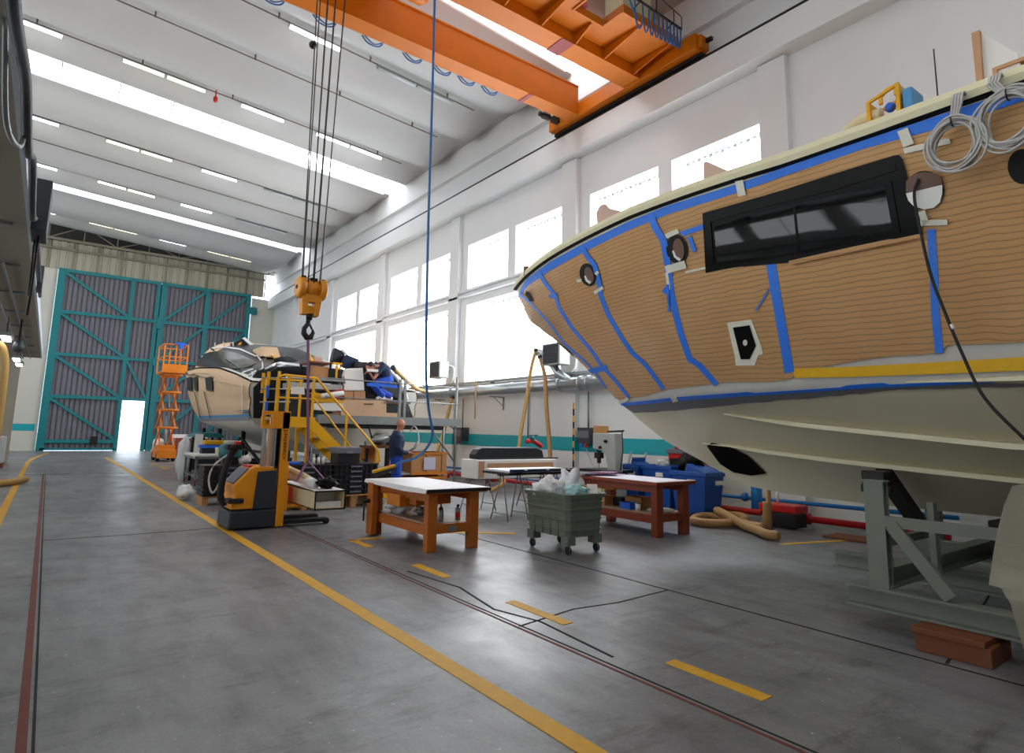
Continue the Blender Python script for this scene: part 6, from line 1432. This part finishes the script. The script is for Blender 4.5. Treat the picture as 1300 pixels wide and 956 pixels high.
tag(crumple(.16, (2.45, 14.6, .16), (1, 1.6, .9), 57, 16, .4).build('white_sack', 'plastic_white'), 'small white sack on the floor left of the black crates', 'sack')

# ------------------------------------------------------------------ scissor lift
t = thing('scissor_lift', 'orange scissor lift raised high in front of the teal gate', 'scissor lift', (4.1, 30, 0))
gx0, gx1, gy0, gy1 = 3.76, 4.46, 29.4, 31.2
MB().box(gx0, gx1, gy0, gy1, .14, .5).build('chassis', 'lift_orange', t, .02); MB().box(gx0+.05, gx1-.05, gy0+.1, gy1-.1, .5, .66).build('deck_box', 'lift_orange', t)
for x in (gx0, gx1-.12):
    for y in (gy0+.3, gy1-.3): MB().lathe([(.16, 0), (.2, .02), (.2, .1), (.16, .12)], (x, y, .2), 16, 'x').build('wheel', 'dark_rubber', t)
zs_ = [.66, 1.4, 2.15, 2.9, 3.65]
lean = lambda z: -.0*z
for k in range(4):
    for x in (gx0+.1, gx1-.1):
        MB().bar((x, gy0+.2, zs_[k]), (x, gy1-.35, zs_[k+1]), .05, .09).build('scissor_arm', 'lift_orange', t); MB().bar((x-.05, gy1-.35, zs_[k]), (x-.05, gy0+.2, zs_[k+1]), .05, .09).build('scissor_arm', 'lift_orange', t)
    MB().tube([(gx0, gy0+.2, zs_[k+1]), (gx1, gy0+.2, zs_[k+1])], .05, 8).tube([(gx0, gy1-.35, zs_[k+1]), (gx1, gy1-.35, zs_[k+1])], .05, 8).build('cross_tube', 'lift_orange', t)
MB().tube([((gx0+gx1)/2, gy0+.5, .7), ((gx0+gx1)/2, gy1-.6, 1.9)], .05, 8).tube([((gx0+gx1)/2, gy0+.5, 2.2), ((gx0+gx1)/2, gy1-.7, 2.9)], .04, 8).build('ram', 'grey_steel', t)
bx0, bx1 = 3.62, 4.56
MB().box(bx0, bx1, gy0-.05, gy1, 3.72, 3.78).build('platform', 'lift_orange', t); MB().box(bx0, bx1, gy0-.06, gy0-.02, 3.78, 4.08).build('toe_board', 'lift_orange', t)
for x in (bx0+.03, bx0+.47, bx1-.03):
    for y in (gy0-.03, gy1-.03): MB().box(x-.025, x+.025, y-.025, y+.025, 3.78, 4.95).build('rail_post', 'lift_orange', t)
for z in (4.4, 4.93):
    for y in (gy0-.03, gy1-.03): MB().bar((bx0, y, z), (bx1, y, z), .045).build('rail', 'lift_orange', t)
    for x in (bx0+.02, bx1-.02): MB().bar((x, gy0, z), (x, gy1, z), .045).build('rail', 'lift_orange', t)
MB().bar((bx0+.4, gy0-.08, 4.97), (bx1-.1, gy0-.08, 4.97), .08).box(bx0+.55, bx0+.7, gy0-.12, gy0-.04, 4.75, 4.93).build('control_box', 'blue_bright', t)
t = thing('wrapped_crate', 'brown crate with white film behind the scissor lift base', 'crate', (5.2, 31, 0))
MB().box(4.7, 6.0, 31.5, 32.3, .1, .95).build('body', 'bench_wood_dark', t); MB().box(4.68, 6.02, 31.48, 32.32, .95, 1.1).build('film', 'plastic_white', t); MB().box(4.7, 6.0, 31.5, 32.3, 0, .1).build('skid', 'block_wood', t)
tag(MB().box(3.95, 4.4, 32.3, 32.75, 0, .9).build('plastic_drum', 'plastic_white', None, .15), 'whitish plastic container right behind the scissor lift base', 'container')

# ------------------------------------------------------------------ people
def place(mb, m): mb.v = [m @ v for v in mb.v]; return mb
def hand(b, w_, d, u, side):
    w_, d, u = Vector(w_), Vector(d).normalized(), Vector(u).normalized(); s = d.cross(u).normalized()*side
    b.tube([w_, w_+d*.05, w_+d*.09], [.026, .036, .034], 8, sq=.6)
    for k, (o, L) in enumerate(((-.028, .062), (-.010, .072), (.009, .068), (.027, .052))):
        p = w_+d*.085+s*o; b.tube([p, p+d*L*.5-u*.006, p+d*L*.8-u*.022, p+d*L*.9-u*.036], [.0095, .009, .0085, .007], 6)
    p = w_+d*.03-s*.028; b.tube([p, p-s*.022+d*.03-u*.008, p-s*.022+d*.055-u*.02], [.012, .0105, .008], 6)
def head(b, c, fwd, up, hair=None):
    c, f, u = Vector(c), Vector(fwd).normalized(), Vector(up).normalized(); s = u.cross(f).normalized(); m = Matrix((f, s, u)).transposed().to_4x4(); m.translation = c
    q = MB().ball((0, 0, .01), .1, 16, (1.0, .78, 1.12)).ball((.035, 0, -.055), .066, 12, (.9, .86, .95)); q.ball((.10, 0, -.008), .017, 8, (1.1, .8, 1.7)); q.ball((.088, 0, -.055), .02, 8, (.6, 1.3, .5)); q.ball((.06, 0, -.098), .028, 8, (1, 1, .7))
    for e in (-1, 1): q.ball((-.005, e*.08, -.005), .024, 8, (.7, .4, 1.3)); q.ball((.085, e*.032, .018), .013, 8, (.6, 1, .7))
    b.add([m @ v for v in q.v], q.f, True)
    if hair is not None:
        h = MB().ball((-.018, 0, .035), .105, 16, (1.0, .83, 1.05)); hair.add([m @ v for v in h.v], h.f, True)
    return m
# standing bald worker
ang = R(-12); base = Vector((6.42, 12.9, 0)); T = Matrix.Translation(base) @ Matrix.Rotation(ang, 4, 'Z')
pt = thing('person', 'bald person in dark navy jacket and blue trousers standing behind the nearest bench, looking down', 'person', tuple(base))
body = MB(); body.tube([(0, 0, .95), (0, 0, 1.1), (.01, 0, 1.3), (.0, 0, 1.42)], [.13, .13, .15, .12], 12, sq=1.3).tube([(.0, 0, 1.40), (.02, 0, 1.50), (.05, 0, 1.58)], [.065, .055, .055], 10)
for s_ in (-1, 1):
    body.tube([(0, s_*.09, .98), (.01, s_*.10, .72), (.03, s_*.10, .50), (0, s_*.10, .28), (-.02, s_*.10, .06)], [.095, .085, .06, .055, .04], 10)
    body.tube([(-.02, s_*.10, .05), (.08, s_*.11, .04), (.15, s_*.12, .035)], [.045, .042, .03], 8)
    body.tube([(0, s_*.13, 1.41), (-.01, s_*.21, 1.38), (-.03, s_*.25, 1.15), (.06, s_*.25, 1.05), (.24, s_*.17, 1.02)], [.06, .06, .045, .042, .03], 10)
    hand(body, (.24, s_*.17, 1.02), (.9, -s_*.3, -.1), (0, 0, 1), s_)
hm = head(body, (.07, 0, 1.655), (.95, 0, -.38), (.3, 0, .95)); place(body, T); body.build('body', 'skin', pt, remesh=.009)
jk = MB(); jk.tube([(0, 0, .90), (0, 0, 1.1), (.01, 0, 1.28), (0, 0, 1.40), (.005, 0, 1.46), (.015, 0, 1.50)], [.155, .155, .175, .14, .09, .075], 14, sq=1.3)
for s_ in (-1, 1): jk.tube([(0, s_*.12, 1.41), (-.01, s_*.22, 1.37), (-.03, s_*.265, 1.15), (.06, s_*.26, 1.04), (.21, s_*.185, 1.02)], [.08, .08, .065, .06, .048], 10)
place(jk, T); jk.build('jacket', 'navy_cloth', pt, remesh=.012)
tr2 = MB(); tr2.tube([(0, 0, .86), (0, 0, 1.0)], [.15, .145], 12, sq=1.25)
for s_ in (-1, 1): tr2.tube([(0, s_*.085, .95), (.01, s_*.10, .72), (.03, s_*.105, .50), (0, s_*.105, .28), (-.02, s_*.105, .09)], [.12, .105, .085, .08, .075], 10)
place(tr2, T); tr2.build('trousers', 'blue_cloth', pt, remesh=.012)
sh_ = MB()
for s_ in (-1, 1): sh_.tube([(-.05, s_*.105, .05), (.03, s_*.11, .055), (.12, s_*.115, .045), (.19, s_*.12, .035)], [.05, .055, .048, .03], 10, sq=1.0)
place(sh_, T); sh_.build('shoes', 'shoe_black', pt, remesh=.01)
t = thing('hose_gun', 'grey tool held in the hands of the bald worker', 'tool', tuple(base+V(.35, -.1, 1.0)))
q = MB().tube([(.25, .0, 1.0), (.42, .0, 1.12), (.52, 0, 1.30)], .03, 8); place(q, T).build('body', 'grey_steel', t); q = MB().tube(spline([(.52, 0, 1.3), (.5, .05, 1.5), (.42, .1, 1.62), (.36, .2, 1.5)]), .018, 6); place(q, T).build('hose', 'grey_cable', t)
# kneeling worker on the platform: hips back, bent to the left over the moulding
k0 = YP(488, 484, 14.05); kb = Vector((k0.x, 14.05, 1.78))
pt = thing('person', 'dark-haired person in navy top and bright blue trousers crouching on the plywood locker', 'person', (kb.x, 14.3, 2.22))
g = lambda px, py, y=14.35: YP(px, py, y)
hip, kn1, kn2 = g(490, 484, 14.4), g(473, 489, 14.2), g(478, 494, 14.6)
f1, f2 = g(486, 505, 14.25), g(496, 506, 14.55); ch = g(486, 470, 14.35); nk = g(478, 465, 14.3); hd = g(471, 466, 14.25)
body = MB(); body.tube([hip, hip.lerp(ch, .5), ch, ch.lerp(nk, .5), nk], [.13, .13, .14, .12, .06], 12); body.tube([nk, nk.lerp(hd, .6)], [.055, .055], 8)
body.tube([hip+V(0, -.09, 0), kn1, f1], [.1, .065, .045], 10).tube([hip+V(0, .09, 0), kn2, f2], [.1, .065, .045], 10).tube([f1, f1+V(-.14, -.02, -.02)], [.045, .035], 8).tube([f2, f2+V(-.14, 0, -.02)], [.045, .035], 8)
e1, w1_ = g(470, 479, 14.15), g(468, 471, 14.1); e2, w2_ = g(478, 462, 14.45), g(469, 471, 14.4)
s1, s2 = ch.lerp(nk, .6)+V(0, -.17, 0), ch.lerp(nk, .6)+V(0, .17, .03); e1 = g(474, 481, 14.1)
body.tube([s1, e1, w1_], [.055, .042, .03], 8).tube([s2, e2, w2_], [.055, .042, .03], 8); hand(body, w1_, (-.6, 0, .8), (-.8, 0, -.6), 1); hand(body, w2_, (-.8, 0, -.4), (0, 0, 1), -1)
hr = MB(); head(body, hd, (-.85, -.1, -.5), (-.5, 0, .85), hr); body.build('body', 'skin', pt, remesh=.009); hr.build('hair', 'hair_dark', pt, remesh=.01)
jk = MB(); jk.tube([hip.lerp(ch, .3), ch, ch.lerp(nk, .6), nk+V(.03, 0, -.02)], [.19, .20, .18, .10], 12).tube([s2, e2, w2_.lerp(e2, .15)], [.08, .065, .05], 8).tube([s1, s1.lerp(e1, .55)], [.08, .065], 8); jk.build('jacket', 'navy_cloth', pt, remesh=.012)
tr2 = MB(); tr2.tube([ch.lerp(hip, .5), hip, hip+V(.02, 0, -.06)], [.19, .21, .17], 12).tube([hip+V(0, -.09, 0), kn1, f1+V(0, 0, .04)], [.16, .12, .09], 10).tube([hip+V(0, .09, 0), kn2, f2+V(0, 0, .04)], [.16, .12, .09], 10); tr2.build('trousers', 'blue_cloth', pt, remesh=.012)
sh_ = MB().tube([f1+V(.04, 0, 0), f1+V(-.08, 0, -.005), f1+V(-.18, -.02, -.02)], [.05, .052, .035], 8).tube([f2+V(.04, 0, 0), f2+V(-.08, 0, -.005), f2+V(-.18, 0, -.02)], [.05, .052, .035], 8); sh_.build('shoes', 'white_board', pt, remesh=.01)
tag(MB().bar(g(466, 470, 14.05), g(480, 471, 14.05), .05, .07).build('white_hand_tool', 'white_board', None, .01), 'white tool held by the crouching worker', 'tool')
